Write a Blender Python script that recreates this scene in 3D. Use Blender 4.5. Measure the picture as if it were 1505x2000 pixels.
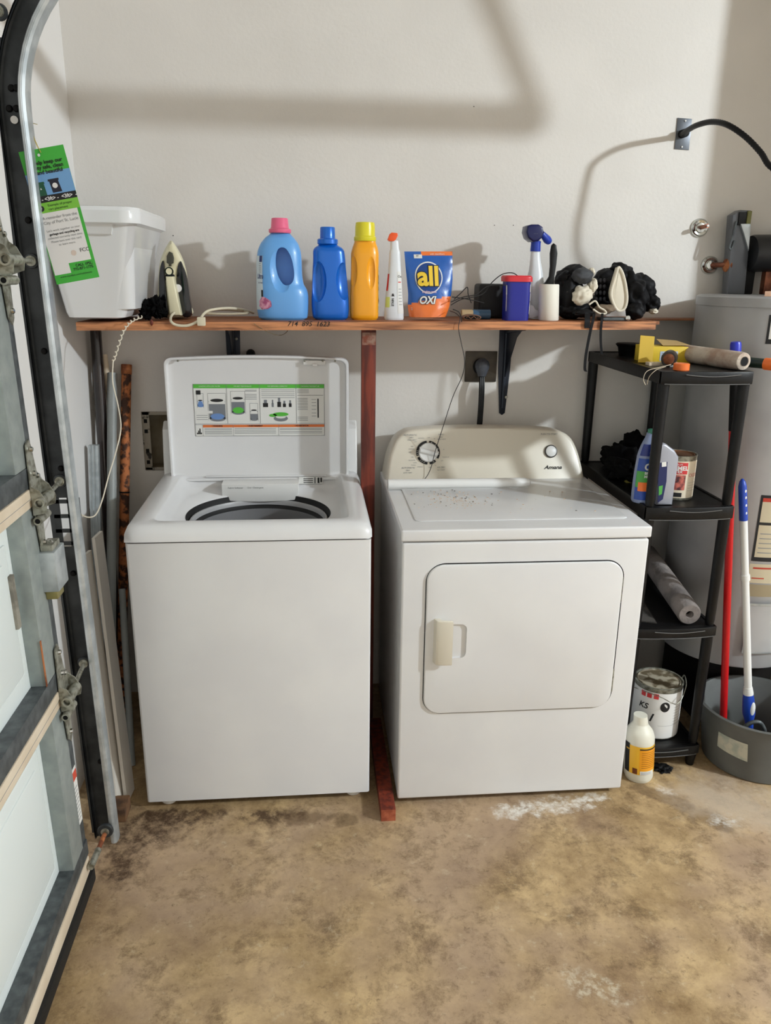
import bpy, bmesh, math, random
from mathutils import Vector, Matrix, noise
random.seed(7)
C = bpy.context.scene.collection
for o in list(bpy.data.objects): bpy.data.objects.remove(o)

# ------------------------------------------------------------------ camera, world, lights, exposure
CAM = Vector((0.5287, -2.1715, 1.6272)); YAW, PITCH, ROLL, FPX = 0.0971, 0.2925, 0.0133, 1541.04
_cy, _sy, _cp, _sp = math.cos(YAW), math.sin(YAW), math.cos(PITCH), math.sin(PITCH)
FWD = Vector((_sy*_cp, _cy*_cp, -_sp)); _r = Vector((_cy, -_sy, 0)); _u = _r.cross(FWD)
RGT = _r*math.cos(ROLL) + _u*math.sin(ROLL); UP = _u*math.cos(ROLL) - _r*math.sin(ROLL)
cd = bpy.data.cameras.new('camera'); cam = bpy.data.objects.new('camera', cd); C.objects.link(cam)
cd.sensor_fit = 'VERTICAL'; cd.sensor_height = 24; cd.lens = FPX/2000*24
M3 = Matrix((RGT, UP, -FWD)).transposed(); cam.matrix_world = Matrix.Translation(CAM) @ M3.to_4x4()
bpy.context.scene.camera = cam

def lin(c):
    return tuple((v/255/12.92 if v/255 <= .04045 else ((v/255+.055)/1.055)**2.4) for v in c)
w = bpy.data.worlds.new('world'); bpy.context.scene.world = w; w.use_nodes = True
bg = w.node_tree.nodes['Background']; bg.inputs[0].default_value = (*lin((246, 241, 232)), 1); bg.inputs[1].default_value = 0.90
LAMP = Vector((4.6, -2.1, 2.83))
ld = bpy.data.lights.new('ceiling_bulb', 'POINT'); ld.energy = 500; ld.shadow_soft_size = .075; ld.color = (.86, .945, 1.0)
lo = bpy.data.objects.new('ceiling_bulb', ld); C.objects.link(lo); lo.location = LAMP
vs = bpy.context.scene.view_settings
vs.view_transform = 'Standard'; vs.look = 'None'; vs.gamma = 1; vs.use_curve_mapping = False; vs.exposure = 0.05

def at(px, py, x=None, y=None, z=None):
    """point of the place seen at photo pixel (px, py) on the plane x=, y= or z="""
    d = FWD + RGT*((px-752.5)/FPX) - UP*((py-1000)/FPX)
    if y is not None: t = (y-CAM.y)/d.y
    elif x is not None: t = (x-CAM.x)/d.x
    else: t = (z-CAM.z)/d.z
    return CAM + d*t
def hit(px, py, P0, N):
    d = FWD + RGT*((px-752.5)/FPX) - UP*((py-1000)/FPX)
    return CAM + d*((P0-CAM).dot(N)/d.dot(N))

# ------------------------------------------------------------------ materials
MATS = {}
def mat(name, col, rough=.5, metal=0., col2=None, spec=.5, nscale=8, nlo=.4, nhi=.6, bump=0, bscale=60, coat=0, stretch=(1, 1, 1), detail=4, alpha=None, trans=0):
    if name in MATS: return MATS[name]
    m = bpy.data.materials.new(name); m.use_nodes = True; nt = m.node_tree; p = nt.nodes['Principled BSDF']
    p.inputs['Base Color'].default_value = (*lin(col), 1); p.inputs['Roughness'].default_value = rough; p.inputs['Metallic'].default_value = metal
    if coat: p.inputs['Coat Weight'].default_value = coat; p.inputs['Coat Roughness'].default_value = .08
    p.inputs['Specular IOR Level'].default_value = spec
    if trans: p.inputs['Transmission Weight'].default_value = trans
    if col2 is not None or bump:
        tc = nt.nodes.new('ShaderNodeTexCoord'); mp = nt.nodes.new('ShaderNodeMapping'); mp.inputs['Scale'].default_value = stretch
        nt.links.new(tc.outputs['Object'], mp.inputs[0])
    if col2 is not None:
        n = nt.nodes.new('ShaderNodeTexNoise'); n.inputs['Scale'].default_value = nscale; n.inputs['Detail'].default_value = detail
        nt.links.new(mp.outputs[0], n.inputs[0])
        mr = nt.nodes.new('ShaderNodeMapRange'); mr.inputs[1].default_value = nlo; mr.inputs[2].default_value = nhi
        nt.links.new(n.outputs[0], mr.inputs[0])
        mx = nt.nodes.new('ShaderNodeMix'); mx.data_type = 'RGBA'
        mx.inputs[6].default_value = (*lin(col), 1); mx.inputs[7].default_value = (*lin(col2), 1)
        nt.links.new(mr.outputs[0], mx.inputs[0]); nt.links.new(mx.outputs[2], p.inputs['Base Color'])
    if bump:
        n2 = nt.nodes.new('ShaderNodeTexNoise'); n2.inputs['Scale'].default_value = bscale; n2.inputs['Detail'].default_value = 3
        nt.links.new(mp.outputs[0], n2.inputs[0])
        b = nt.nodes.new('ShaderNodeBump'); b.inputs['Strength'].default_value = bump; b.inputs['Distance'].default_value = .004
        nt.links.new(n2.outputs[0], b.inputs['Height']); nt.links.new(b.outputs[0], p.inputs['Normal'])
    MATS[name] = m; return m

m_wall = mat('wall_paint', (224, 220, 214), .75, col2=(219, 215, 209), nscale=3, bump=.16, bscale=90)
m_wallL = mat('wall_paint_white', (230, 228, 225), .7, bump=.14, bscale=90)
m_ceil = mat('ceiling_paint', (215, 213, 208), .8)
m_appl = mat('white_enamel', (229, 229, 229), .32, col2=(224, 224, 225), nscale=4, coat=.25)
m_applp = mat('white_plastic', (232, 232, 230), .38)
m_cream = mat('bisque_plastic', (226, 219, 203), .34, coat=.2)
m_dark = mat('near_black', (9, 9, 10), .6, spec=.2)
m_blk = mat('black_plastic', (9, 9, 10), .42, spec=.28, col2=(15, 15, 16), nscale=12, bump=.1)
m_galv = mat('galvanised_steel', (140, 149, 147), .5, .3, col2=(158, 166, 163), nscale=30, nlo=.3, nhi=.7)
m_galvd = mat('dark_galvanised', (66, 71, 74), .5, .35, col2=(98, 104, 106), nscale=40, nlo=.35, nhi=.7)
m_galvl = mat('bright_galvanised', (168, 176, 180), .38, .6, col2=(196, 203, 206), nscale=18)
m_track = mat('dark_steel', (52, 56, 59), .5, .5, col2=(70, 74, 77), nscale=14)
m_zinc = mat('zinc_hardware', (160, 160, 148), .38, .5, col2=(112, 110, 96), nscale=70, nlo=.45, nhi=.65)
m_chrome = mat('chrome', (200, 202, 198), .14, 1)
m_door = mat('door_skin', (228, 236, 235), .45)
m_rail = mat('cream_paint', (226, 212, 190), .55, col2=(216, 200, 176), nscale=9)
m_rub = mat('black_rubber', (10, 10, 11), .7)
m_rust = mat('rust', (112, 58, 30), .8, col2=(176, 108, 62), nscale=30, nlo=.42, nhi=.6, bump=.3)
m_rustpole = mat('rusty_peeling_pole', (62, 36, 22), .8, col2=(178, 106, 60), nscale=38, nlo=.44, nhi=.56, bump=.3)
m_shelf = mat('stained_board', (168, 104, 62), .6, col2=(108, 66, 40), nscale=5, nlo=.4, nhi=.66, stretch=(1.2, 8, 14), bump=.15)
m_trimw = mat('shelf_edge_wood', (206, 140, 94), .55, col2=(116, 72, 48), nscale=3.6, nlo=.42, nhi=.66, stretch=(1.6, 6, 22))
m_post = mat('red_stained_wood', (120, 44, 22), .55, col2=(78, 24, 12), nscale=7, stretch=(8, 8, .8), bump=.1)
m_postend = mat('raw_wood_end', (170, 92, 62), .7, col2=(140, 66, 40), nscale=40)
m_white = mat('matte_white', (228, 228, 226), .55)
m_ink = mat('black_ink', (22, 22, 24), .6)
m_grayink = mat('grey_ink', (128, 130, 132), .6)
m_paper = mat('label_paper', (226, 226, 222), .6)

# ------------------------------------------------------------------ geometry helpers
def catmull(pts, n=6, closed=False):
    P = [Vector(p) for p in pts]; out = []; N = len(P); R = range(N if closed else N-1)
    for i in R:
        g = (lambda k: P[k % N]) if closed else (lambda k: P[max(0, min(N-1, k))])
        a, b, c, d = g(i-1), g(i), g(i+1), g(i+2)
        for k in range(n):
            t = k/n
            out.append(.5*((2*b)+(c-a)*t+(2*a-5*b+4*c-d)*t*t+(3*b-a-3*c+d)*t**3))
    if not closed: out.append(P[-1])
    return out
class MB:
    def __init__(s): s.v = []; s.f = []; s.fm = []; s.fs = []; s.mats = []; s.soft = False
    def mi(s, m):
        if m not in s.mats: s.mats.append(m)
        return s.mats.index(m)
    def add(s, bm, m, smooth=True, M=None):
        k = len(s.v); i = s.mi(m); bm.verts.ensure_lookup_table(); bm.verts.index_update()
        for v in bm.verts: s.v.append((M @ v.co) if M else v.co.copy())
        for f in bm.faces: s.f.append([k+v.index for v in f.verts]); s.fm.append(i); s.fs.append(smooth)
        bm.free(); return s
    def raw(s, vs_, fs_, m, smooth=True):
        k = len(s.v); i = s.mi(m)
        s.v += [Vector(v) for v in vs_]
        for f in fs_: s.f.append([k+a for a in f]); s.fm.append(i); s.fs.append(smooth)
        return s
    def box(s, x0, x1, y0, y1, z0, z1, m, bev=0, seg=2, M=None):
        bm = bmesh.new(); bmesh.ops.create_cube(bm, size=1)
        for v in bm.verts: v.co = Vector(((x0+x1)/2+v.co.x*(x1-x0), (y0+y1)/2+v.co.y*(y1-y0), (z0+z1)/2+v.co.z*(z1-z0)))
        if bev: bmesh.ops.bevel(bm, geom=bm.edges[:], offset=bev, segments=seg, profile=.6, affect='EDGES')
        return s.add(bm, m, bool(bev), M)
    def poly(s, pts, ext, m, bev=0, seg=2, smooth=True):
        """closed 3D outline pts extruded by vector ext"""
        bm = bmesh.new(); vs_ = [bm.verts.new(p) for p in pts]; f = bm.faces.new(vs_)
        r = bmesh.ops.extrude_face_region(bm, geom=[f]); nv = [e for e in r['geom'] if isinstance(e, bmesh.types.BMVert)]
        for v in nv: v.co += Vector(ext)
        bmesh.ops.recalc_face_normals(bm, faces=bm.faces[:])
        if bev:
            caps = [e for e in bm.edges if abs((e.verts[0].co-e.verts[1].co).normalized().dot(Vector(ext).normalized())) < .5]
            bmesh.ops.bevel(bm, geom=caps, offset=bev, segments=seg, profile=.5, affect='EDGES')
        return s.add(bm, m, smooth)
    def tube(s, pts, r, m, n=10, cap=True, closed=False):
        P = [Vector(p) for p in pts]; N = len(P); rr = r if isinstance(r, (list, tuple)) else [r]*N
        T0 = (P[1]-P[0]).normalized(); ref = Vector((0, 0, 1)) if abs(T0.z) < .9 else Vector((1, 0, 0))
        nrm = (ref-T0*ref.dot(T0)).normalized(); vs_ = []; fs_ = []
        for i in range(N):
            a = P[(i-1) % N] if closed else P[max(0, i-1)]; b = P[(i+1) % N] if closed else P[min(N-1, i+1)]
            T = (b-a)
            T = T.normalized() if T.length > 1e-9 else T0
            nrm = (nrm-T*nrm.dot(T)).normalized(); bn = T.cross(nrm)
            for k in range(n):
                an = 2*math.pi*k/n; vs_.append(P[i]+(nrm*math.cos(an)+bn*math.sin(an))*rr[i])
        for i in range(N if closed else N-1):
            j = (i+1) % N
            for k in range(n): fs_.append([i*n+k, i*n+(k+1) % n, j*n+(k+1) % n, j*n+k])
        if cap and not closed: fs_.append(list(range(n))[::-1]); fs_.append([(N-1)*n+k for k in range(n)])
        return s.raw(vs_, fs_, m)
    def lathe(s, prof, c, m, n=40, axis='Z', sy=1., cap=True):
        vs_ = []; fs_ = []; c = Vector(c); prof = [(max(r, .0002), h) for r, h in prof]
        for (r, h) in prof:
            for k in range(n):
                a = 2*math.pi*k/n; p = Vector((r*math.cos(a), r*math.sin(a)*sy, h))
                if axis == 'Y': p = Vector((p.x, p.z, p.y))
                elif axis == 'X': p = Vector((p.z, p.x, p.y))
                elif isinstance(axis, Matrix): p = axis @ p
                vs_.append(c+p)
        for i in range(len(prof)-1):
            for k in range(n): fs_.append([i*n+k, i*n+(k+1) % n, (i+1)*n+(k+1) % n, (i+1)*n+k])
        if cap and prof[0][0] > 1e-6: fs_.append(list(range(n))[::-1])
        if cap and prof[-1][0] > 1e-6: fs_.append([(len(prof)-1)*n+k for k in range(n)])
        return s.raw(vs_, fs_, m)
    def sweep(s, path, frames, sec, m, thick=None, smooth=True):
        """open section sec [(n,b)] along path; frames list of (N,B)"""
        vs_ = []; fs_ = []; K = len(sec)
        for p, (nn, bb) in zip(path, frames):
            for (a, b) in sec: vs_.append(Vector(p)+nn*a+bb*b)
        for i in range(len(path)-1):
            for k in range(K-1): fs_.append([i*K+k, i*K+k+1, (i+1)*K+k+1, (i+1)*K+k])
        return s.raw(vs_, fs_, m, smooth)
    def blob(s, c, r, m, seed=0, amp=.25, fr=2.2, sub=3, rot=None):
        s.soft = True; bm = bmesh.new(); bmesh.ops.create_icosphere(bm, subdivisions=max(sub, 4) if sub > 2 else sub, radius=1)
        for v in bm.verts:
            d = noise.noise(v.co*fr+Vector((seed*3.1, seed, 0)))+.22*noise.noise(v.co*fr*2.1+Vector((0, seed*5, 1)))
            v.co *= 1+amp*d
            v.co = Vector((v.co.x*r[0], v.co.y*r[1], v.co.z*r[2]))
            if rot: v.co = Matrix.Rotation(rot, 3, 'Y') @ v.co
            v.co += Vector(c)
        return s.add(bm, m)
    def text(s, txt, size, fn, m, align='CENTER', bold=0., shear=0., depth=0.0003, sx=1.):
        """flat lettering; fn maps (u,v,w) in metres to the world"""
        cu = bpy.data.curves.new('t', 'FONT'); cu.body = txt; cu.size = size; cu.align_x = align; cu.align_y = 'CENTER'
        cu.offset = bold; cu.shear = shear; cu.extrude = 0; cu.resolution_u = 3
        ob = bpy.data.objects.new('t', cu); C.objects.link(ob); bpy.context.view_layer.update()
        me = bpy.data.meshes.new_from_object(ob.evaluated_get(bpy.context.evaluated_depsgraph_get()))
        vs_ = [fn(v.co.x*sx, v.co.y, depth) for v in me.vertices]; fs_ = [list(p.vertices) for p in me.polygons]
        bpy.data.objects.remove(ob); bpy.data.curves.remove(cu); bpy.data.meshes.remove(me)
        return s.raw(vs_, fs_, m, False)
    def build(s, name, parent=None, sharp=38, label=None):
        me = bpy.data.meshes.new(name)
        off = parent.matrix_world.translation.copy() if parent else Vector((0, 0, 0))
        if parent: off = worldloc(parent)
        me.from_pydata([tuple(v-off) for v in s.v], [], s.f)
        for m in s.mats: me.materials.append(m)
        for p, i, sm in zip(me.polygons, s.fm, s.fs): p.material_index = i; p.use_smooth = sm
        bm = bmesh.new(); bm.from_mesh(me); 
        bmesh.ops.remove_doubles(bm, verts=bm.verts[:], dist=1e-6)
        for e in bm.edges:
            if len(e.link_faces) == 2 and e.calc_face_angle(0) > math.radians(75 if s.soft else sharp): e.smooth = False
        bm.to_mesh(me); bm.free()
        o = bpy.data.objects.new(name, me); C.objects.link(o)
        if parent: o.parent = parent
        if label: o['label'] = label
        return o
def worldloc(o):
    v = Vector(o.location); p = o.parent
    while p: v += Vector(p.location); p = p.parent
    return v
def thing(name, label, cat, loc, group=None):
    o = bpy.data.objects.new(name, None); C.objects.link(o); o.location = loc; o.empty_display_size = .05
    o['label'] = label; o['category'] = cat
    if group: o['group'] = group
    return o
def tag(o, label, cat, group=None, kind=None):
    o['label'] = label; o['category'] = cat
    if group: o['group'] = group
    if kind: o['kind'] = kind
    return o
def struct(o, label=None, cat=None):
    o['kind'] = 'structure'
    if label: o['label'] = label
    if cat: o['category'] = cat
    return o
def cut(o, mb):
    """boolean difference of mb's mesh out of object o"""
    c = mb.build('cutter'); c.location = (0, 0, 0)
    me = c.data
    for v in me.vertices: v.co -= worldloc(o)
    c.location = worldloc(o)
    bm = bmesh.new(); bm.from_mesh(me); bmesh.ops.recalc_face_normals(bm, faces=bm.faces[:]); bm.to_mesh(me); bm.free()
    bm = bmesh.new(); bm.from_mesh(o.data); bmesh.ops.recalc_face_normals(bm, faces=bm.faces[:]); bm.to_mesh(o.data); bm.free()
    md = o.modifiers.new('b', 'BOOLEAN'); md.operation = 'DIFFERENCE'; md.object = c; md.solver = 'EXACT'
    bpy.context.view_layer.update()
    ev = o.evaluated_get(bpy.context.evaluated_depsgraph_get()); me2 = bpy.data.meshes.new_from_object(ev)
    o.modifiers.clear(); o.data = me2
    bpy.data.objects.remove(c)
    bm = bmesh.new(); bm.from_mesh(me2)
    for e in bm.edges:
        e.smooth = not (len(e.link_faces) == 2 and e.calc_face_angle(0) > math.radians(38))
    for f in bm.faces: f.smooth = True
    bm.to_mesh(me2); bm.free()
def rrect(cx, cz, w, h, r, n=6, tl=None):
    """rounded rectangle outline in 2D"""
    out = []
    for (sx, sz, a0) in ((1, 1, 0), (-1, 1, 90), (-1, -1, 180), (1, -1, 270)):
        for k in range(n+1):
            a = math.radians(a0+90*k/n); out.append((cx+sx*(w/2-r)+r*math.cos(a), cz+sz*(h/2-r)+r*math.sin(a)))
    return out
class Loft:
    """upright body: rows (z, cx, rx, ry), centre depth y0, superellipse exponent e"""
    def __init__(s, rows, y0, e=2., nsub=5):
        rows = sorted(rows); s.y0 = y0; s.e = e
        R = catmull([Vector((0, 0, 0)) for _ in rows], 1) if 0 else None
        s.rows = []
        N = len(rows)
        for i in range(N-1):
            g = lambda k: rows[max(0, min(N-1, k))]
            a, b, c, d = g(i-1), g(i), g(i+1), g(i+2)
            ns = nsub if c[0]-b[0] > .004 else 1
            for k in range(ns):
                t = k/ns; s.rows.append(tuple(.5*(2*b[j]+(c[j]-a[j])*t+(2*a[j]-5*b[j]+4*c[j]-d[j])*t*t+(3*b[j]-a[j]-3*c[j]+d[j])*t**3) if ns > 1 and j else b[j]+(c[j]-b[j])*t for j in range(4)))
        s.rows.append(rows[-1])
    def row(s, z):
        R = s.rows
        if z <= R[0][0]: return R[0]
        for a, b in zip(R, R[1:]):
            if z <= b[0]:
                t = (z-a[0])/max(1e-9, b[0]-a[0]); return tuple(a[j]+(b[j]-a[j])*t for j in range(4))
        return R[-1]
    def P(s, th, z, off=0., row=None):
        _, cx, rx, ry = row or s.row(z); k = 2/s.e; sn, cs = math.sin(th), math.cos(th)
        f = lambda v: math.copysign(abs(v)**k, v)
        return Vector((cx+(rx+off)*f(sn), s.y0-(ry+off)*f(cs), z))
    def mesh(s, mb, m, n=48):
        vs_ = []; fs_ = []
        for r in s.rows:
            for k in range(n): vs_.append(s.P(2*math.pi*k/n, r[0], 0, r))
        for i in range(len(s.rows)-1):
            for k in range(n): fs_.append([i*n+k, i*n+(k+1) % n, (i+1)*n+(k+1) % n, (i+1)*n+k])
        fs_.append(list(range(n))[::-1]); L = (len(s.rows)-1)*n; fs_.append([L+k for k in range(n)])
        mb.raw(vs_, fs_, m); return s
    def patch(s, mb, m, t0, t1, z0, z1, off=.0006, nu=12, nv=10):
        vs_ = []; fs_ = []
        for j in range(nv+1):
            for i in range(nu+1): vs_.append(s.P(t0+(t1-t0)*i/nu, z0+(z1-z0)*j/nv, off))
        for j in range(nv):
            for i in range(nu): a = j*(nu+1)+i; fs_.append([a, a+1, a+nu+2, a+nu+1])
        mb.raw(vs_, fs_, m); return s
    def fn(s, th, z, off=.0012):
        """mapping for text centred on angle th, height z"""
        r = s.row(z)[2]
        return lambda u, v, w_: s.P(th+u/r, z+v, off+w_)
def rowspx(rows, y, ryk=.6):
    """pixel rows (py, left px, right px[, ratio depth/width]) -> Loft rows at depth y"""
    out = []
    for q in rows:
        k = q[3] if len(q) > 3 else ryk
        a = at(q[1], q[0], y=y); b = at(q[2], q[0], y=y); rx = (b.x-a.x)/2
        out.append(((a.z+b.z)/2, (a.x+b.x)/2, rx, rx*k))
    return out
def plane_fn(P0, U, V):
    Nn = U.cross(V).normalized()
    return lambda u, v, w_: P0+U*u+V*v+Nn*w_
def quad(mb, P0, U, V, u0, u1, v0, v1, m, off=.0004):
    f = plane_fn(P0, U, V); mb.raw([f(u0, v0, off), f(u1, v0, off), f(u1, v1, off), f(u0, v1, off)], [[0, 1, 2, 3]], m, False)
XA, YA, ZA = Vector((1, 0, 0)), Vector((0, 1, 0)), Vector((0, 0, 1))

# ------------------------------------------------------------------ the room
BY = .75; LX = -.24
def floor_mat():
    m = bpy.data.materials.new('stained_concrete'); m.use_nodes = True; nt = m.node_tree; p = nt.nodes['Principled BSDF']; N = nt.nodes.new; K = nt.links.new
    geo = N('ShaderNodeNewGeometry'); pos = geo.outputs['Position']
    def nz(sc, det=6, rough=.6, dist=0.):
        n = N('ShaderNodeTexNoise'); n.inputs['Scale'].default_value = sc; n.inputs['Detail'].default_value = det; n.inputs['Roughness'].default_value = rough; n.inputs['Distortion'].default_value = dist; K(pos, n.inputs[0]); return n.outputs[0]
    def mr(v, a, b, c=0., d=1.):
        q = N('ShaderNodeMapRange'); q.inputs[1].default_value = a; q.inputs[2].default_value = b; q.inputs[3].default_value = c; q.inputs[4].default_value = d; K(v, q.inputs[0]); return q.outputs[0]
    def mix(f, a, b):
        q = N('ShaderNodeMix'); q.data_type = 'RGBA'; K(f, q.inputs[0])
        for i, c in ((6, a), (7, b)):
            if isinstance(c, tuple): q.inputs[i].default_value = (*lin(c), 1)
            else: K(c, q.inputs[i])
        return q.outputs[2]
    def mul(a, b):
        q = N('ShaderNodeMath'); q.operation = 'MULTIPLY'; K(a, q.inputs[0])
        if isinstance(b, float): q.inputs[1].default_value = b
        else: K(b, q.inputs[1])
        return q.outputs[0]
    def spot(x, y, rx, ry, th, soft=.35, wob=.9, sc=14):
        mp = N('ShaderNodeMapping'); mp.vector_type = 'TEXTURE'; mp.inputs['Location'].default_value = (x, y, 0); mp.inputs['Rotation'].default_value = (0, 0, th); mp.inputs['Scale'].default_value = (rx, ry, 1)
        K(pos, mp.inputs[0]); ln = N('ShaderNodeVectorMath'); ln.operation = 'LENGTH'; K(mp.outputs[0], ln.inputs[0])
        ad = N('ShaderNodeMath'); ad.operation = 'MULTIPLY_ADD'; K(nz(sc, 5, .65), ad.inputs[0]); ad.inputs[1].default_value = -wob*2; K(ln.outputs['Value'], ad.inputs[2])
        return mr(ad.outputs[0], 1-wob, 1-wob-soft)
    c = mix(mr(nz(3.4, 12, .74, .12), .34, .64), (122, 96, 64), (204, 176, 132))
    c = mix(mul(mr(nz(1.5, 4), .45, .62), .55), c, (170, 146, 128))
    c = mix(mul(mr(nz(7, 12, .80, .2), .50, .64), .72), c, (92, 70, 46))
    c = mix(mul(mr(nz(40, 8, .8, .4), .56, .68), .6), c, (82, 62, 42))
    c = mix(mul(mr(nz(22, 8, .75), .58, .7), .5), c, (208, 194, 166))
    for a in (( .0, -.10, .16, .13, .3), (-.03, -.25, .07, .10, .6), (.12, -.04, .18, .05, 0.), (.40, -.06, .12, .05, 0)):
        c = mix(mul(mul(spot(*a, .6, 1.2, 18), mr(nz(24, 9, .8), .36, .56)), .9), c, (66, 46, 30))
    for a in ((.50, -.08, .10, .035, .1), (.62, -.10, .05, .03, .4), (1.66, -.06, .13, .04, -.7), (1.75, -.17, .10, .045, -.9)):
        c = mix(mul(spot(*a), .6), c, (98, 76, 52))  # dark spots; the right-hand pair paints a cast shadow into the colour
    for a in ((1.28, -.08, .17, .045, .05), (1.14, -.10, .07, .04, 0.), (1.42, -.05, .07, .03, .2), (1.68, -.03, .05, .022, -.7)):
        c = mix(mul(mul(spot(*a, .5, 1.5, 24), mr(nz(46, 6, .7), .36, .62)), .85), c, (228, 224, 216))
    c = mix(mul(spot(1.86, -.10, .24, .17, -.4, .7, 1.0, 9), .65), c, (200, 184, 164))  # broad pale patch: efflorescence plus the lit floor painted into the colour
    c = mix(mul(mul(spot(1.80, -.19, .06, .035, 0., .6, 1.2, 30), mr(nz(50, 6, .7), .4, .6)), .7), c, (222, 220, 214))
    c = mix(mul(mul(spot(1.18, -.74, .10, .05, -.5, .5, 1.2, 26), mr(nz(60, 6, .7), .45, .6)), .6), c, (208, 198, 176))
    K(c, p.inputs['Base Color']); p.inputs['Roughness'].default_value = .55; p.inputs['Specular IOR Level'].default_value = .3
    b = N('ShaderNodeBump'); b.inputs['Strength'].default_value = .25; b.inputs['Distance'].default_value = .003; K(nz(60, 6), b.inputs['Height']); K(b.outputs[0], p.inputs['Normal'])
    return m
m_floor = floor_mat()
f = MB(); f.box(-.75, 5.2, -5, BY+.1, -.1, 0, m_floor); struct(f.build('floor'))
HX0, HX1, HZ0, HZ1 = -.082, .12, .925, 1.134        # recess for the washer valves
b = MB()
b.box(LX-.1, HX0, BY, BY+.1, 0, 2.95, m_wall); b.box(HX1, 5.2, BY, BY+.1, 0, 2.95, m_wall)
b.box(HX0, HX1, BY, BY+.1, 0, HZ0, m_wall); b.box(HX0, HX1, BY, BY+.1, HZ1, 2.95, m_wall); b.box(HX0, HX1, BY+.09, BY+.1, HZ0, HZ1, m_wall)
for (px, py) in ((925, 208), (1002, 440), (965, 440), (338, 460)):
    q = at(px, py, y=BY-.0006); b.lathe([(.0018, -.0004), (.0018, .0004)], q, m_ink, 6, axis='Y')
struct(b.build('wall_back'))
b = MB(); b.box(LX-.1, LX, -.04, BY, 0, 2.95, m_wallL); b.box(LX-.1, LX, -5, -.04, 2.25, 2.95, m_wallL); struct(b.build('wall_left'))
b = MB(); b.box(2.5, 2.62, .155, BY, 0, 2.95, m_wallL); struct(b.build('wall_right'))
b = MB(); b.box(LX-.1, 5.2, -5, BY+.1, 2.95, 3.05, m_ceil); struct(b.build('ceiling'))
b = MB(); b.box(LX-.02, LX+.018, -.10, -.04, 0, 2.25, m_wallL, .003); struct(b.build('trim_1'))

# ------------------------------------------------------------------ sectional garage door
DX = -.097; SKX = -.135
door = bpy.data.objects.new('door_1', None); C.objects.link(door); door.location = (DX, -1.6, 0); door['kind'] = 'structure'; door.rotation_euler.y = -.02
JT = [0.07, .62, 1.142, 1.665, 2.19]                 # joints between the sections
for i in range(4):
    z0, z1 = JT[i], JT[i+1]; y0, y1 = -3.3, -.38
    p = MB(); p.box(SKX-.02, SKX, -3.35, -.30, z0+.003, z1-.003, m_door)
    ey = y1-.04
    while ey-.48 > y0:                               # embossed raised panels
        cyy, czz = ey-.27, (z0+z1)/2; W, H = .50, (z1-z0)-.20
        for (w_, h_, t_) in ((W, H, .004), (W-.07, H-.07, .008)):
            o2 = [Vector((SKX, cyy+a, czz+b_)) for a, b_ in rrect(0, 0, w_, h_, .006, 2)]
            p.poly(o2, (t_, 0, 0), m_door, .0035, 2)
        ey -= .56
    p.build('door_panel', door)
    s = MB()
    s.box(SKX, DX, -.412, -.325, z0+.05, z1-.004, m_galv, .002); s.box(SKX, DX-.004, -.325, -.285, z0+.002, z1-.002, m_galvd, .002)  # dark outer strip paints the shade on the stile's angled return
    if i == 1:
        s.box(DX-.0005, DX+.0012, -.415, -.408, z0+.05, z0+.17, m_rust)
    if i == 0:                                       # warning sticker
        s.box(DX-.004, DX-.0032, -.328, -.290, .20, .37, m_paper); s.box(DX-.0033, DX-.0026, -.328, -.290, .335, .36, mat('sticker_red', (206, 72, 48), .5))
        for k in range(9): s.box(DX-.0033, DX-.0028, -.322, -.297, .215+k*.012, .217+k*.012, m_grayink)
    s.build('end_stile', door)
    r = MB(); r.box(SKX, DX+.001, -3.3, -.325 if i else -.29, z0+.002 if i else .088, z0+.05 if i else .135, m_galvd, .002); r.build('bottom_rail', door)
    r = MB()
    if i: r.box(SKX, DX+.003, -3.3, -.300, z0-.042, z0+.001, m_rail, .004); r.box(DX+.0028, DX+.0034, -3.3, -.300, z0-.022, z0-.021, m_grayink)
    else: r.box(SKX, DX+.004, -3.3, -.30, .042, .088, m_rail, .004)
    r.build('top_rail' if i else 'threshold_strip', door)
s = MB(); s.box(SKX-.01, DX+.012, -3.3, -.29, 0.001, .042, m_rub, .006); s.build('bottom_seal', door)
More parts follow.
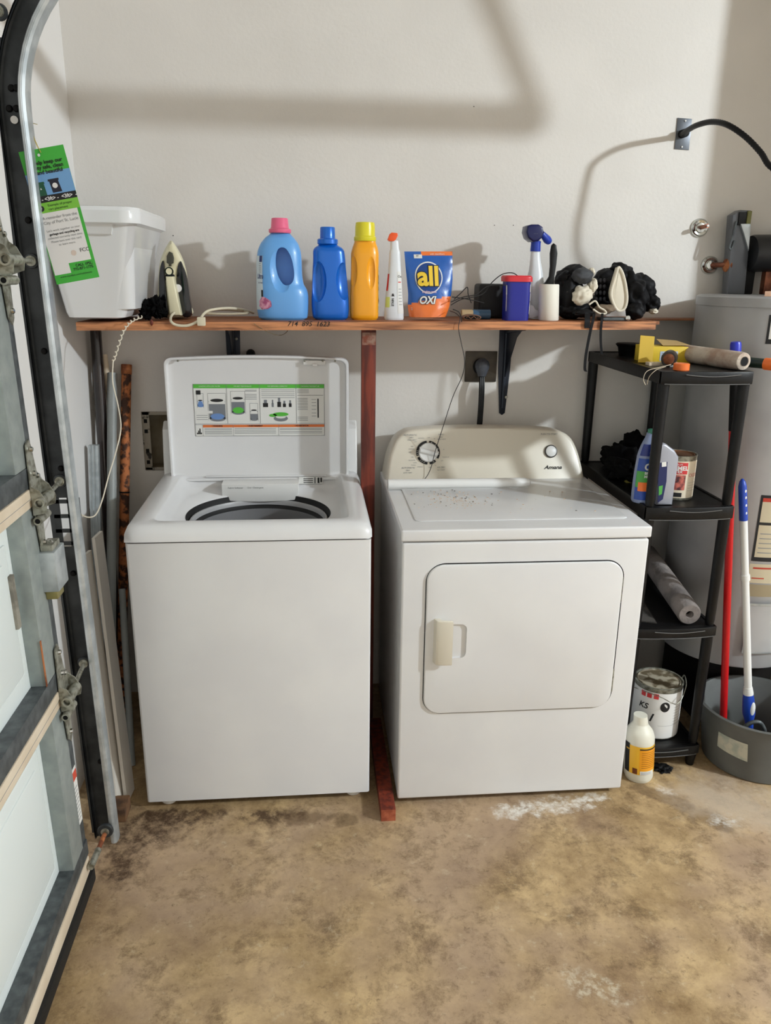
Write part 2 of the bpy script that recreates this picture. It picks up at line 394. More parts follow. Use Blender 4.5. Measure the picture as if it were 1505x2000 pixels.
def hinge(z):
    h = MB(); x = DX+.004
    h.poly([(x, -.345, z+.125), (x, -.325, z+.135), (x, -.315, z+.12), (x, -.300, z+.055), (x, -.262, z+.02), (x, -.255, z-.01), (x, -.285, z-.045), (x, -.345, z-.045), (x, -.352, z+.02)], (.003, 0, 0), m_zinc, smooth=False)
    h.poly([(x, -.345, z-.04), (x, -.300, z-.04), (x, -.305, z-.13), (x, -.318, z-.145), (x, -.335, z-.13)], (.003, 0, 0), m_zinc, smooth=False)
    h.poly([(x, -.352, z+.03), (x, -.352, z-.04), (x+.030, -.352, z-.035), (x+.034, -.352, z-.01), (x+.02, -.352, z+.02)], (0, .003, 0), m_zinc, smooth=False)
    h.poly([(x, -.285, z+.035), (x, -.285, z-.04), (x+.030, -.285, z-.03), (x+.034, -.285, z-.01), (x+.02, -.285, z+.02)], (0, .003, 0), m_zinc, smooth=False)
    for (yy, zz) in ((-.325, z+.112), (-.325, z+.055), (-.305, z+.045), (-.320, z-.115)):
        h.lathe([(0, .008), (.005, .007), (.007, .002), (.007, 0)], (x+.003, yy, zz), m_chrome, 8, axis='X')
    h.lathe([(.0085, 0), (.0125, .0), (.0125, .085), (.0085, .085), (.0085, 0)], (x+.020, -.365, z-.008), m_zinc, 16, axis='Y', cap=False)
    h.lathe([(.006, 0), (.010, .0), (.010, .070), (.006, .070), (.006, 0)], (x+.012, -.365, z-.050), m_zinc, 16, axis='Y', cap=False); h.lathe([(0, -.002), (.0062, -.001), (.0062, .03)], (x+.012, -.364, z-.050), m_dark, 12, axis='Y')
    hg = h.build('hinge', door)
    r = MB(); r.tube([(x+.020, -.355, z-.008), (x+.006, -.140, z-.008)], .0058, m_zinc, 12)
    r.lathe([(.008, -.006), (.016, -.006), (.018, 0), (.016, .006), (.008, .006)], (x+.006, -.148, z-.008), m_track, 22, axis='Y')
    r.lathe([(.005, -.009), (.012, -.008), (.012, .0), (.005, .0)], (x+.006, -.152, z-.008), m_zinc, 14, axis='Y')
    r.build('roller', hg)
for z in (.605, 1.120, 1.655, 2.17): hinge(z)
r = MB(); x = DX+.015                                  # bottom bracket pin and roller
r.tube([at(180, 1690, x=x), at(205, 1630, x=x)], .0065, m_rust, 12); r.tube([at(178, 1694, x=x), at(193, 1660, x=x)], .009, m_zinc, 12)
q = at(207, 1622, x=x)
r.lathe([(.008, -.006), (.021, -.006), (.023, 0), (.021, .006), (.008, .006)], q, m_track, 22, axis='Y'); r.lathe([(.004, -.01), (.012, -.009), (.012, 0)], q, m_zinc, 14, axis='Y')
r.build('roller', door)
l = MB(); l.box(DX-.004, DX+.036, -.345, -.265, .885, .985, m_galvl, .003); l.box(DX, DX+.028, -.335, -.285, .862, .885, mat('brass_bolt', (150, 142, 92), .4, .6), .003)
l.box(DX+.002, DX+.030, -.335, -.275, .985, 1.0, m_zinc, .002); l.lathe([(0, .008), (.006, .004), (.006, 0)], (DX+.02, -.31, 1.0), m_chrome, 8)
l.build('slide_lock', door)
l = MB(); l.box(SKX, SKX+.012, -.455, -.435, .84, .97, mat('worn_patch', (150, 146, 134), .7, col2=(112, 108, 98), nscale=30), .003); l.build('lock_cover', door)

# ------------------------------------------------------------------ track of the garage door
tk = thing('garage_door_track', 'galvanised steel garage door track rising at left and curving away overhead', 'door track', (-.09, -.14, 0))
def track_path(z0, z1, arc):
    P, F = [], []
    n = 2 if not arc else 1
    P.append(Vector((-.056-.0175*z0, -.126, z0))); F.append((-XA, -YA))
    P.append(Vector((-.056-.0175*z1, -.126, z1))); F.append((-XA, -YA))
    if arc:
        R = .35
        for k in range(1, 19):
            a = math.pi/2*k/18; nn = Vector((-math.cos(a), 0, math.sin(a)))
            P.append(Vector((-.0905+R, -.126, 1.97))+nn*R); F.append((nn, -YA))
        P.append(Vector((2.33, -.126, 2.32))); F.append((ZA, -YA))
    return P, F
flange = [(.004, .0), (0, .002), (-.001, .022), (.002, .034), (.008, .038), (.014, .036), (.017, .030)]
p = MB(); P, F = track_path(0.012, 1.97, True)
p.sweep(P, F, flange, m_galvl); p.sweep(P, F, [(.0025+a, b_) for a, b_ in flange][::-1], m_galvl)
p.build('inner_flange', tk)
p = MB()
for (za, zb, arc) in ((0.012, .925, False), (1.06, 1.97, True)):
    P, F = track_path(za, zb, arc)
    p.sweep(P, F, [(.002, 0), (.062, 0), (.066, .003), (.066, .016)], m_track, smooth=False)
    p.sweep(P, F, [(.069, .016), (.069, -.002), (.002, -.002)], m_track, smooth=False)
for (x0, x1) in ((-.142, -.126), (-.082, -.074), (-.106, -.102)): p.box(x0, x1, -.128, -.124, .925, 1.06, m_track)
for zz in (.965, 1.005, 1.045, .93): p.box(-.142, -.074, -.128, -.124, zz, zz+.010, m_track)
p.build('web', tk)
p = MB(); p.poly([(-.138, -.121, .02), (-.112, -.121, .02), (-.144, -.121, 1.66), (-.166, -.121, 1.66)], (0, .004, 0), m_track); p.poly([(-.138, -.119, .02), (-.134, -.119, .02), (-.162, -.119, 1.66), (-.166, -.119, 1.66)], (0, .05, 0), m_track)
p.build('jamb_angle', tk)
p = MB(); p.box(-.168, -.140, -.12, -.112, 1.66, 2.12, m_track)
p.poly([(-.16, -.11, 1.93)]+[at(*q, y=-.11) for q in ((57, 226), (60, 221), (53, 162), (49, 158))]+[(-.16, -.11, 2.08)], (0, .004, 0), m_track)
p.build('flag_bracket', tk)
for (px, py) in ((55, 430), (86, 686), (119, 915), (143, 1120), (196, 1487), (22, 172), (32, 172), (18, 212), (32, 212)):
    p = MB(); q = at(px, py, y=-.128); p.lathe([(0, -.006), (.006, -.005), (.008, 0)], q, m_dark, 10, axis='Y'); p.build('bolt', tk)
p = MB(); p.lathe([(0.0001, -.001), (.0085, -.001), (.0085, .0005)], at(28, 234, y=-.1285), m_white, 16, axis='Y'); p.build('plug_button', tk)
p = MB(); p.poly([(2.30, -.13, 2.36), (2.36, -.13, 2.36), (2.05, -.13, 2.95), (1.97, -.13, 2.95)], (0, .004, 0), m_galvd); p.box(2.28, 2.34, -.15, -.12, 2.33, 2.40, m_galvd); p.build('hanger_strap', tk)

# door tag on string
tg = thing('hang_tag', 'green and white printed reminder card hanging on string from the door track', 'tag', at(92, 420, y=-.145))
TL, TR, BR, BL = [at(*q, y=-.145) for q in ((60, 293), (123, 282), (194, 541), (108, 558))]
Wd = .102; V = (TR-BR); Ht = V.length; V.normalize(); U = Vector((V.z, 0, -V.x)); TL = TR-U*Wd
m_gr = mat('tag_green', (64, 172, 58), .45); m_gr2 = mat('tag_lime', (122, 190, 62), .45); m_sky = mat('tag_sky', (112, 160, 208), .45); m_tw = mat('tag_white', (226, 224, 222), .5)
mb = MB()
mb.poly([TL+U*0, TL+U*Wd, TL+U*Wd-V*Ht, TL-V*Ht], (0, .0008, 0), m_gr, smooth=False)
def tq(u0, u1, v0, v1, m, off=.0004): quad(mb, TL, U, V, u0*Wd, u1*Wd, -v1*Ht, -v0*Ht, m, off)
tq(0, 1, .17, .335, m_sky); tq(0, 1, .335, .385, m_ink, .0006); tq(0, 1, .385, .46, m_gr2, .0005); tq(.02, .93, .46, .93, m_tw)
tq(.40, 1, .855, .93, m_gr, .0006); tq(0, 1, .93, 1, m_gr, .0006)
m_bin = mat('bin_green', (30, 84, 58), .5); m_bink = mat('bin_navy', (26, 26, 44), .5)
F_ = lambda u, v: plane_fn(TL+U*(u*Wd)-V*(v*Ht), U, V)
def tpoly(pts, m, off): f_ = plane_fn(TL, U, V); mb.raw([f_(a*Wd, -b_*Ht, off) for a, b_ in pts], [list(range(len(pts)))], m, False)
tpoly([(.15, .235), (.36, .235), (.37, .25), (.35, .25), (.36, .335), (.2, .335), (.17, .25), (.14, .25)], m_bin, .0007)
tpoly([(.46, .225), (.70, .225), (.70, .24), (.68, .24), (.71, .325), (.50, .325), (.48, .24), (.45, .24)], m_bink, .0007)
tpoly([(.585+.06*math.cos(a*.524), .275+.02*math.sin(a*.524)) for a in range(12)], m_tw, .0009); tpoly([(.24, .29), (.28, .29), (.26, .275)], m_tw, .0009)
tpoly([(.14+.07*math.cos(a*.524), .425+.023*math.sin(a*.524)) for a in range(12)], m_ink, .0008)
tpoly([(.42+.03*math.cos(a*.524), .045+.011*math.sin(a*.524)) for a in range(12)], m_white, .0009)
mb.text('\u2713' if 0 else 'v', .012, F_(.14, .425), m_tw, depth=.001)
for i, t in enumerate(('Help keep our', 'city safe, clean', 'and beautiful')): mb.text(t, .0115, F_(.56, .100+.035*i), m_ink, bold=.0003, depth=.0009)
mb.text('2ft   - <3ft> -  <3ft>  -', .0115, F_(.5, .362), m_tw, bold=.0003, depth=.001)
mb.text('Example of proper', .0075, F_(.58, .41), m_ink, depth=.001); mb.text('cart placement', .0075, F_(.52, .438), m_ink, depth=.001)
mb.text('A reminder from the', .0095, F_(.5, .50), m_grayink, depth=.001); mb.text('City of Port St. Lucie', .0095, F_(.5, .535), m_grayink, depth=.001)
for i, t in enumerate(("Let's work together so your", 'garbage and recycling are', 'collected correctly next time.', 'Please turn over this card', 'to learn more.')):
    mb.text(t, .0068, F_(.5, .595+.028*i), m_ink if i == 1 else m_grayink, bold=.0002 if i == 1 else 0, depth=.001)
mb.text('FCC', .012, F_(.84, .775), m_ink, depth=.001); tpoly([(.58+.06*math.cos(a*.524), .785+.022*math.sin(a*.524)) for a in range(12)], mat('tag_seal', (214, 196, 184), .5), .0008)
mb.text('CALL 1PSL:', .0085, F_(.74, .882), m_ink, depth=.001, bold=.0002); mb.text('772-871-1775', .0085, F_(.70, .91), m_ink, depth=.001, bold=.0002)
mb.text('www.cityofpsl.com/solidwaste', .0062, F_(.5, .95), m_ink, depth=.001)
mb.build('card', tg)
st = MB(); m_str = mat('yellow_string', (190, 168, 84), .8)
st.tube(catmull([at(80, 298, y=-.147), at(72, 285, y=-.14), at(64, 262, y=-.13), at(58, 244, y=-.118), at(54, 228, y=-.118)], 5), .0007, m_str, 5)
st.tube(catmull([at(80, 298, y=-.147), at(68, 272, y=-.14), at(60, 243, y=-.118), at(73, 243, y=-.13)], 5), .0007, m_str, 5)
st.build('string', tg)

# ------------------------------------------------------------------ poles and planks in the corner
def pole(name, label, cat, top, bot, r, m, n=20, extra=None):
    mb = MB(); mb.tube([Vector(bot), Vector(top)], r, m, n); o = mb.build(name); tag(o, label, cat); return o
m_brown = mat('brown_gloss', (46, 30, 26), .25, col2=(28, 20, 18), nscale=6, coat=.5)
pole('metal_pole', 'dark brown glossy pole leaning in the left corner under the shelf', 'pole', (-.205, .70, 1.44), (-.195, .52, 0), .019, m_brown)
pole('plastic_pipe', 'thin off-white pipe between the dark pole and the grey pipe', 'pipe', at(203, 692, y=.715), (-.10, .60, 0), .011, m_rail)
pole('grey_pipe', 'long pale grey plastic pipe leaning left of the rusty pole', 'pipe', at(219, 729, y=.705), at(216, 1490, z=0), .0165, mat('grey_pvc', (150, 154, 152), .45, col2=(134, 138, 136), nscale=5))
pole('short_pipe', 'thin short pale pipe standing in the dark gap beside the washing machine', 'pipe', at(238, 1150, y=.47), at(258, 1495, z=0), .0115, mat('grey_pvc', (0, 0, 0)))
t = thing('rusty_pole', 'rusty orange metal pole with peeling coat leaning beside the washing machine', 'pole', (-.14, .45, 0))
a, b_ = at(247, 712, y=.72), at(236, 1430, z=0); d = (a-b_)
mb = MB(); mb.tube([b_, a], .017, m_rustpole, 20)
mb.build('shaft', t)
mb = MB(); mb.tube([b_+d*.975, b_+d*1.0], .0185, m_rust, 20); mb.build('collar', t); mb = MB(); mb.tube([b_+d*.66, b_+d*.664], .0178, m_dark, 20); mb.build('joint_ring', t)
mb = MB(); a, b_ = at(183, 869, y=.55), Vector((-.216, .33, 0)); 
mb.poly([b_+Vector((-.016, -.01, 0)), b_+Vector((.016, -.01, 0)), b_+Vector((.016, .01, 0)), b_+Vector((-.016, .01, 0))], a-b_, m_galvl, smooth=False)
for k in (-.006, .006): mb.tube([b_+Vector((k, -.011, 0)), a+Vector((k, -.011, 0))], .0022, m_galvl, 6)
tag(mb.build('aluminium_channel'), 'grey aluminium channel standing in front of the dark pole at left', 'metal strip')
for i, (bx, by, tx, ty, tz, wd, lb) in enumerate(((-.078, .03, -.180, .32, .80, .075, 'white painted plank leaning nearest the washing machine'), (-.100, .002, -.200, .27, .76, .05, 'white painted plank tucked against the door track'))):
    mb = MB(); b0 = Vector((bx, by, .004)); tp = Vector((tx, ty, tz)); mm = mat('white_painted_board', (222, 216, 206), .55)
    mb.poly([b0, b0+Vector((.010, 0, 0)), b0+Vector((.010+.006, wd, 0)), b0+Vector((.006, wd, 0))], tp-b0, mm, .001, smooth=False)
    tag(mb.build('plank'), lb, 'plank', 'white planks in the left corner')
mb = MB(); mb.box(-.125, -.055, -.055, .02, 0, .045, mat('dirty_wood_block', (112, 80, 52), .8, col2=(70, 48, 32), nscale=20), .004); tag(mb.build('wood_block'), 'small brown dirty wood block on floor at foot of white planks', 'block')
mb = MB(); P = [at(*q) if 0 else None for q in ()]
curl = []
base = [(276, 619, .40), (262, 624, .38), (250, 633, .36), (240, 648, .34), (233, 668, .33), (226, 690, .32), (221, 705, .31)]
cp = catmull([at(a, b_, y=c_) for a, b_, c_ in base], 14)
for i, q in enumerate(cp): curl.append(q+Vector((.0035*math.sin(i*.9), 0, .0035*math.cos(i*.9))))
rest = catmull([at(a, b_, y=c_) for a, b_, c_ in ((221, 705, .31), (220, 745, .29), (230, 790, .26), (236, 835, .22), (227, 880, .18), (212, 930, .12), (200, 975, .06), (187, 1005, 0), (170, 1010, -.06), (153, 1001, -.115))], 8)
mb.tube(curl+rest[1:], .0019, mat('white_cable', (222, 214, 196), .5), 6); tag(mb.build('white_wire'), 'thin white wire curling down from shelf to the door track', 'wire')

# ------------------------------------------------------------------ washer valve recess
vb = thing('valve_box', 'recessed wall box with rough metal frame left of the washing machine', 'wall box', (0, BY, 1.03))
mb = MB(); mm = mat('recess_brown', (168, 156, 132), .7, col2=(140, 126, 100), nscale=9)
for q in ((HX0, HX1, BY+.085, BY+.089, HZ0, HZ1), (HX0, HX0+.002, BY, BY+.088, HZ0, HZ1), (HX0, HX1, BY, BY+.088, HZ0, HZ0+.002), (HX0, HX1, BY, BY+.088, HZ1-.002, HZ1)): mb.box(*q, mm)
mb.build('recess_lining', vb)
mb = MB(); mm = mat('worn_frame', (150, 142, 128), .5, .3, col2=(40, 36, 30), nscale=28, nlo=.56, nhi=.62)
for q in ((HX0-.002, HX0+.026, HZ0-.004, HZ1+.004), (HX0, HX1, HZ1-.008, HZ1+.004), (HX0, HX1, HZ0-.006, HZ0+.006)): mb.box(q[0], q[1], BY-.004, BY, q[2], q[3], mm, .001)
for z in (1.105, 1.0675, .995, .952): mb.box(HX0+.006, HX0+.018, BY-.0046, BY-.0038, z-.008, z+.006, m_dark)
mb.build('frame', vb)
mb = MB(); q = at(490, 690, y=.73); mb.lathe([(.003, -.03), (.012, -.03), (.016, -.012), (.006, -.008), (.006, .02)], q, m_dark, 14, axis='Y'); mb.box(q.x-.03, q.x+.035, q.y-.015, q.y+.015, q.z-.035, q.z-.012, m_dark, .005)
tag(mb.build('water_valve'), 'small black valve knob on wall just above the washer lid', 'valve')

# ------------------------------------------------------------------ shelf
def SZ(x): return 1.474+.0080*(x+.19)               # the board sags to the left
sh = thing('wall_shelf', 'long stained wooden shelf board on brackets across the back wall', 'shelf', (.7, .6, 1.46))
def sbox(mb, x0, x1, y0, y1, dz0, dz1, m):
    vs_ = [(x, y, SZ(x)+dz) for x in (x0, x1) for y in (y0, y1) for dz in (dz0, dz1)]
    mb.raw(vs_, [[0, 1, 3, 2], [4, 6, 7, 5], [0, 4, 5, 1], [2, 3, 7, 6], [1, 5, 7, 3], [0, 2, 6, 4]], m, False)
mb = MB(); sbox(mb, -.19, 1.69, .43, BY, -.010, 0, m_shelf); sbox(mb, 1.69, 2.12, .66, BY, -.010, -.005, m_shelf); mb.build('board', sh)
mb = MB(); sbox(mb, -.19, 1.672, .415, .43, -.026, -.001, m_trimw)
yy = .4146
q = at(602, 633, y=yy); mb.text('714  895  1623', .021, plane_fn(q, XA, ZA), m_ink, depth=.0003, shear=.25, bold=.0002, sx=1.05)
mb.build('edge_strip', sh)
mb = MB(); q = at(296, 630, y=.412); mb.blob(q, (.005, .004, .010), m_post, 3, .3, sub=2); mb.build('stain_drip', sh)
for i, px in enumerate((454, 989)):
    t = thing('shelf_bracket', ('dark steel shelf bracket half hidden above the open washer lid', 'dark steel shelf bracket reaching down the wall right of the outlet')[i], 'bracket', at(px, 700, y=.745), 'steel brackets under the shelf')
    x = at(px, 642, y=.745).x; mm = mat('bracket_paint', (34, 40, 52), .4, .4)
    mb = MB(); mb.poly([(x-.026, .748, 1.448), (x+.026, .748, 1.448), (x+.022, .748, 1.30), (x+.011, .748, 1.13), (x, .748, 1.122), (x-.011, .748, 1.13), (x-.024, .748, 1.30)], (0, -.004, 0), mm, .001)
    mb.tube([(x, .742, 1.15), (x, .742, 1.44)], .007, mm, 8)
    for z in (1.40, 1.19): mb.lathe([(0, -.004), (.005, -.003), (.006, 0)], (x+.012, .744, z), m_zinc, 8, axis='Y')
    mb.build('wall_leg', t)
    mb = MB(); mb.poly([(x-.02, .745, SZ(x)-.012), (x+.02, .745, SZ(x)-.012), (x+.012, .47, SZ(x)-.012), (x-.012, .47, SZ(x)-.012)], (0, 0, -.004), mm); mb.tube([(x, .74, 1.43), (x, .49, 1.458)], .006, mm, 8)
    mb.poly([(x, .742, 1.26), (x, .742, 1.45), (x, .52, 1.456), (x, .60, 1.42)], (.003, 0, 0), mm); mb.build('shelf_arm', t)
ps = MB(); ps.box(.699, .746, .452, .49, .0, SZ(.72)-.027, m_post, .0015); ps.box(.7005, .7445, .4512, .453, 1.405, 1.445, mat('scuffed_pale_paint', (150, 120, 104), .7, col2=(120, 60, 40), nscale=40)); tag(ps.build('wooden_post'), 'red-brown wooden post propping the shelf between the two machines', 'post')
ps = MB(); ps.box(.728, .774, -.11, .42, .0, .040, m_post, .0015); ps.box(.7285, .7735, -.1115, -.109, .0, .0395, m_postend); tag(ps.build('timber_offcut'), 'red-stained timber offcut lying on the floor between the machines', 'timber')

# ------------------------------------------------------------------ washing machine
ws = thing('washing_machine', 'white top-load washing machine with its lid open', 'washing machine', (.35, .33, 0))
W = .70; WD = .64
mb = MB()
cab = [rrect(W/2, WD/2, W-2*d, WD-2*d, .008, 3) for d in (0, .012)]
vs_ = [Vector((x, y, z)) for ri, z in ((0, .028), (0, .887), (1, .887), (1, .040)) for x, y in cab[ri]]; n = len(cab[0])
mb.raw(vs_, [[i*n+k, i*n+(k+1) % n, (i+1)*n+(k+1) % n, (i+1)*n+k] for i in range(3) for k in range(n)]+[list(range(n))[::-1], [3*n+k for k in range(n)]], m_appl)
mb.box(.02, W-.02, .02, WD-.02, .024, .03, m_dark); mb.build('cabinet', ws)
for (x, y) in ((.06, .045), (W-.05, .045), (.06, WD-.05), (W-.05, WD-.05)):
    mb = MB(); mb.lathe([(.022, 0), (.025, .004), (.025, .014), (.010, .018), (.010, .026)], (x, y, 0), m_white, 20); mb.build('foot', ws)
CX, CY = .358, .300
def rr_pt(a, hx0, hx1, hy0, hy1, r):
    """point on a rounded rectangle hit by a ray at angle a from the tub centre"""
    dx, dy = math.cos(a), math.sin(a); best = None
    pts = [(x_, y_) for x_, y_ in rrect((hx0+hx1)/2, (hy0+hy1)/2, hx1-hx0, hy1-hy0, r, 8)]
    for i in range(len(pts)):
        (x1, y1), (x2, y2) = pts[i], pts[(i+1) % len(pts)]
        ex, ey = x2-x1, y2-y1; den = dx*ey-dy*ex
        if abs(den) < 1e-12: continue
        tt = ((x1-CX)*ey-(y1-CY)*ex)/den; uu = ((x1-CX)*dy-(y1-CY)*dx)/den
        if tt > 0 and -1e-6 <= uu <= 1+1e-6: return CX+dx*tt, CY+dy*tt
    return CX+dx*.3, CY+dy*.3
mb = MB(); NA = 144; rings = []
def ring(fn): rings.append([fn(2*math.pi*k/NA) for k in range(NA)])
ring(lambda a: Vector((CX+.231*math.cos(a), CY+.231*math.sin(a), .880)))
ring(lambda a: Vector((CX+.234*math.cos(a), CY+.234*math.sin(a), .885)))
for (x0, x1, y0, y1, r, z) in ((.100, .616, .062, .575, .16, .890), (.085, .628, .058, .580, .05, .905), (.075, .634, .052, .590, .03, .9345), (.070, .640, .046, .600, .03, .939), (.014, .686, .024, .632, .022, .938), (.005, .695, .010, .638, .02, .931), (-.002, .702, -.005, .640, .012, .915), (-.003, .703, -.006, .641, .010, .892), (.002, .698, -.001, .638, .010, .891)):
    ring(lambda a, q=(x0, x1, y0, y1, r), z=z: Vector((*rr_pt(a, *q), z)))
vs_ = [p for rg in rings for p in rg]; fs_ = []
for i in range(len(rings)-1):
    for k in range(NA): fs_.append([i*NA+k, i*NA+(k+1) % NA, (i+1)*NA+(k+1) % NA, (i+1)*NA+k])
mb.raw(vs_, fs_, m_appl); mb.build('top_deck', ws, sharp=60)
mb = MB(); mb.lathe([(.231, .882), (.229, .866), (.225, .860), (.223, .864), (.222, .84)], (CX, CY, 0), m_rub, 72, cap=False); mb.build('tub_seal', ws)
tubm = mat('tub_steel', (150, 150, 152), .35, .35)
mb = MB(); mb.lathe([(.222, .84), (.222, .862), (.219, .866), (.214, .866), (.211, .860), (.211, .84)], (CX, CY, 0), mat('balance_ring_grey', (168, 168, 170), .4), 72, cap=False); mb.lathe([(.211, .850), (.208, .842), (.203, .838)], (CX, CY, 0), m_rub, 72, cap=False); mb.build('balance_ring', ws)
mb = MB(); mb.lathe([(.203, .838), (.205, .80), (.205, .40), (.19, .385), (.0001, .38)], (CX, CY, 0), tubm, 72, cap=False); mb.build('wash_basket', ws)
mb = MB(); mb.lathe([(.15, .385), (.13, .41), (.05, .43), (.035, .47), (.0001, .475)], (CX, CY, 0), mat('impeller_grey', (150, 152, 156), .4), 36); mb.build('wash_plate', ws)
# bleach cup shaped notch at front left of the basin
mb = MB(); mb.poly([Vector((.098+a, .135+b_, .888)) for a, b_ in rrect(0, 0, .05, .06, .022, 6)], (.012, 0, .014), m_applp, .004); mb.build('bleach_cup', ws)
# dispenser drawer at the back of the opening
a, b_ = at(434, 978, y=.50), at(583, 945, y=.50)
mb = MB(); n = 14; low = [Vector((a.x+(b_.x-a.x)*k/n, .50, a.z-.006*math.sin(math.pi*k/n))) for k in range(n+1)]
mb.poly(low+[Vector((b_.x, .50, b_.z)), Vector((a.x, .50, b_.z))], (0, .075, 0), m_applp, .003)
mb.text('Fabric Softener', .0085, plane_fn(Vector((a.x+.047, .4995, b_.z-.012)), XA, ZA), m_grayink); mb.text('Oxi / Detergent', .0085, plane_fn(Vector((a.x+.115, .4995, b_.z-.012)), XA, ZA), m_grayink)
mb.build('dispenser', ws)
mb = MB(); q = at(607, 963, y=.572)
P0 = Vector((q.x, .5735, .921)); 
mb.box(q.x-.042, q.x+.042, .573, .5755, .906, .932, m_paper)
for k in range(3): mb.box(q.x-.026, q.x+.008, .5722, .5732, .910+.007*k, .9125+.007*k, m_ink)
mb.box(q.x+.012, q.x+.018, .5722, .5732, .908, .930, m_grayink); mb.box(q.x+.024, q.x+.031, .5722, .5732, .909, .929, m_ink); mb.box(q.x+.034, q.x+.040, .5722, .5732, .912, .929, m_ink)
mb.build('rating_label', ws)
# control console behind the lid
mb = MB(); mb.poly([(.004, .625, .90), (.004, .72, .90), (.004, .72, 1.10), (.004, .69, 1.115), (.004, .655, 1.09)], (W-.008, 0, 0), m_applp, .006, 3); mb.build('console', ws)
# lid
LY = .575; A = at(325, 697, y=LY); B = at(678, 700, y=LY); Cc = at(330, 941, y=LY)
lx0, lx1, lz0, lz1 = (A.x+Cc.x)/2-.002, B.x+.004, Cc.z, A.z-.004
lid = MB(); out = rrect((lx0+lx1)/2, (lz0+lz1)/2, lx1-lx0, lz1-lz0, .022, 6)
arch = lambda x, z: z+(.010*(1-((x-(lx0+lx1)/2)/((lx1-lx0)/2))**2) if z > lz1-.03 else 0)
o1 = [(x, arch(x, z)) for x, z in rrect((lx0+lx1)/2, (lz0+lz1)/2, lx1-lx0, lz1-lz0, .022, 6)]
# resample the outline so that the arch is smooth
def dens(o, n=4):
    r = []
    for i in range(len(o)):
        a, b_ = o[i], o[(i+1) % len(o)]; L_ = math.hypot(b_[0]-a[0], b_[1]-a[1]); k = max(1, int(L_/.02))
        r += [(a[0]+(b_[0]-a[0])*j/k, a[1]+(b_[1]-a[1])*j/k) for j in range(k)]
    return r
base_o = dens(rrect((lx0+lx1)/2, (lz0+lz1)/2, lx1-lx0, lz1-lz0, .022, 6)); cxm, czm = (lx0+lx1)/2, (lz0+lz1)/2
def inset(o, d):
    sx, sz = 1-2*d/(lx1-lx0), 1-2*d/(lz1-lz0); return [(cxm+(x-cxm)*sx, czm+(z-czm)*sz) for x, z in o]
levels = [(0, LY+.024), (-.001, LY+.006), (.001, LY+.001), (.004, LY), (.008, LY+.001), (.010, LY+.006), (.011, LY+.014), (.016, LY+.016)]
vs_ = []; n = len(base_o)
for d, yv in levels: vs_ += [Vector((x, yv, arch(x, z))) for x, z in inset(base_o, d)]
fs_ = []
for i in range(len(levels)-1): fs_ += [[i*n+k, i*n+(k+1) % n, (i+1)*n+(k+1) % n, (i+1)*n+k] for k in range(n)]
fs_.append([(len(levels)-1)*n+k for k in range(n)]); fs_.append(list(range(n))[::-1])
lid.raw(vs_, fs_, m_appl)
lid.box(lx0+.12, lx1-.08, LY+.006, LY+.016, lz0+.012, lz0+.018, m_appl, .002)
lidp = lid.build('lid', ws)
mb = MB(); q0, q1 = at(592, 704, y=LY-.002), at(635, 710, y=LY-.002)
mb.box(q0.x, q1.x, LY-.002, LY+.014, q1.z-.005, q0.z, m_applp, .002); mb.box((q0.x+q1.x)/2-.006, (q0.x+q1.x)/2+.010, LY-.006, LY+.01, q1.z-.009, q1.z, m_applp, .002)
mb.build('lid_strike', lidp)
for px in (595, 630, 654, 347):
    mb = MB(); q = at(px, 705, y=LY-.003); mb.lathe([(0, -.002), (.0035, -.001), (.0035, .008)], q, m_zinc, 8, axis='Y'); mb.build('screw', lidp)
# instruction sheet on the lid
yl = LY+.0155; P0 = at(382, 852, y=yl); P1 = at(633, 750, y=yl); Wl, Hl = P1.x-P0.x, P1.z-P0.z
m_lg = mat('label_green', (84, 184, 60), .5); m_lo = mat('label_orange', (222, 116, 54), .5); m_lb = mat('label_blue', (104, 140, 196), .5); m_ld = mat('label_grey', (118, 122, 128), .5)
mb = MB(); mb.box(P0.x, P1.x, yl-.0005, yl, P0.z, P1.z, m_paper)
O = Vector((P0.x, yl-.0005, P0.z))
def lq(u0, u1, v0, v1, m, off=.0003): quad(mb, O, XA, ZA, u0*Wl, u1*Wl, v0*Hl, v1*Hl, m, off)
def le(u, v, ru, rv, m, off=.0006, n=18):
    mb.raw([O+Vector(((u+ru*math.cos(2*math.pi*k/n))*Wl, -off, (v+rv*math.sin(2*math.pi*k/n))*Hl)) for k in range(n)], [list(range(n))], m, False)
LF = lambda u, v: plane_fn(O+XA*(u*Wl)+ZA*(v*Hl), XA, ZA)
lq(0, 1, .92, 1, m_lg); lq(0, 1, .22, .24, m_appl, .0005); lq(.06, 1, .17, .225, m_lo)
for (u0, u1, v0, v1) in ((0, 1, .238, .244), (0, .003, 0, 1), (.997, 1, 0, 1), (0, 1, 0, .006), (0, 1, .222, .228), (0, 1, .994, 1), (.25, .253, .24, 1), (.50, .503, .24, 1), (.78, .783, .24, 1), (.29, .292, 0, .22), (.64, .642, 0, .22), (.058, .060, 0, .22)): lq(u0, u1, v0, v1, m_grayink, .0007)
for u, t in ((.125, 'LOADING WITH LOW WATER'), (.375, 'FOR BEST PERFORMANCE'), (.64, 'USE DISPENSERS CORRECTLY'), (.89, 'CHOOSING THE RIGHT LID')): mb.text(t, .0052, LF(u, .957), m_paper, depth=.0008)
for u, t in ((.17, 'WARNING'), (.46, 'AVERTISSEMENT'), (.82, 'ADVERTENCIA')): mb.text('! '+t, .0068, LF(u, .197), m_ink, depth=.0008, bold=.0002)
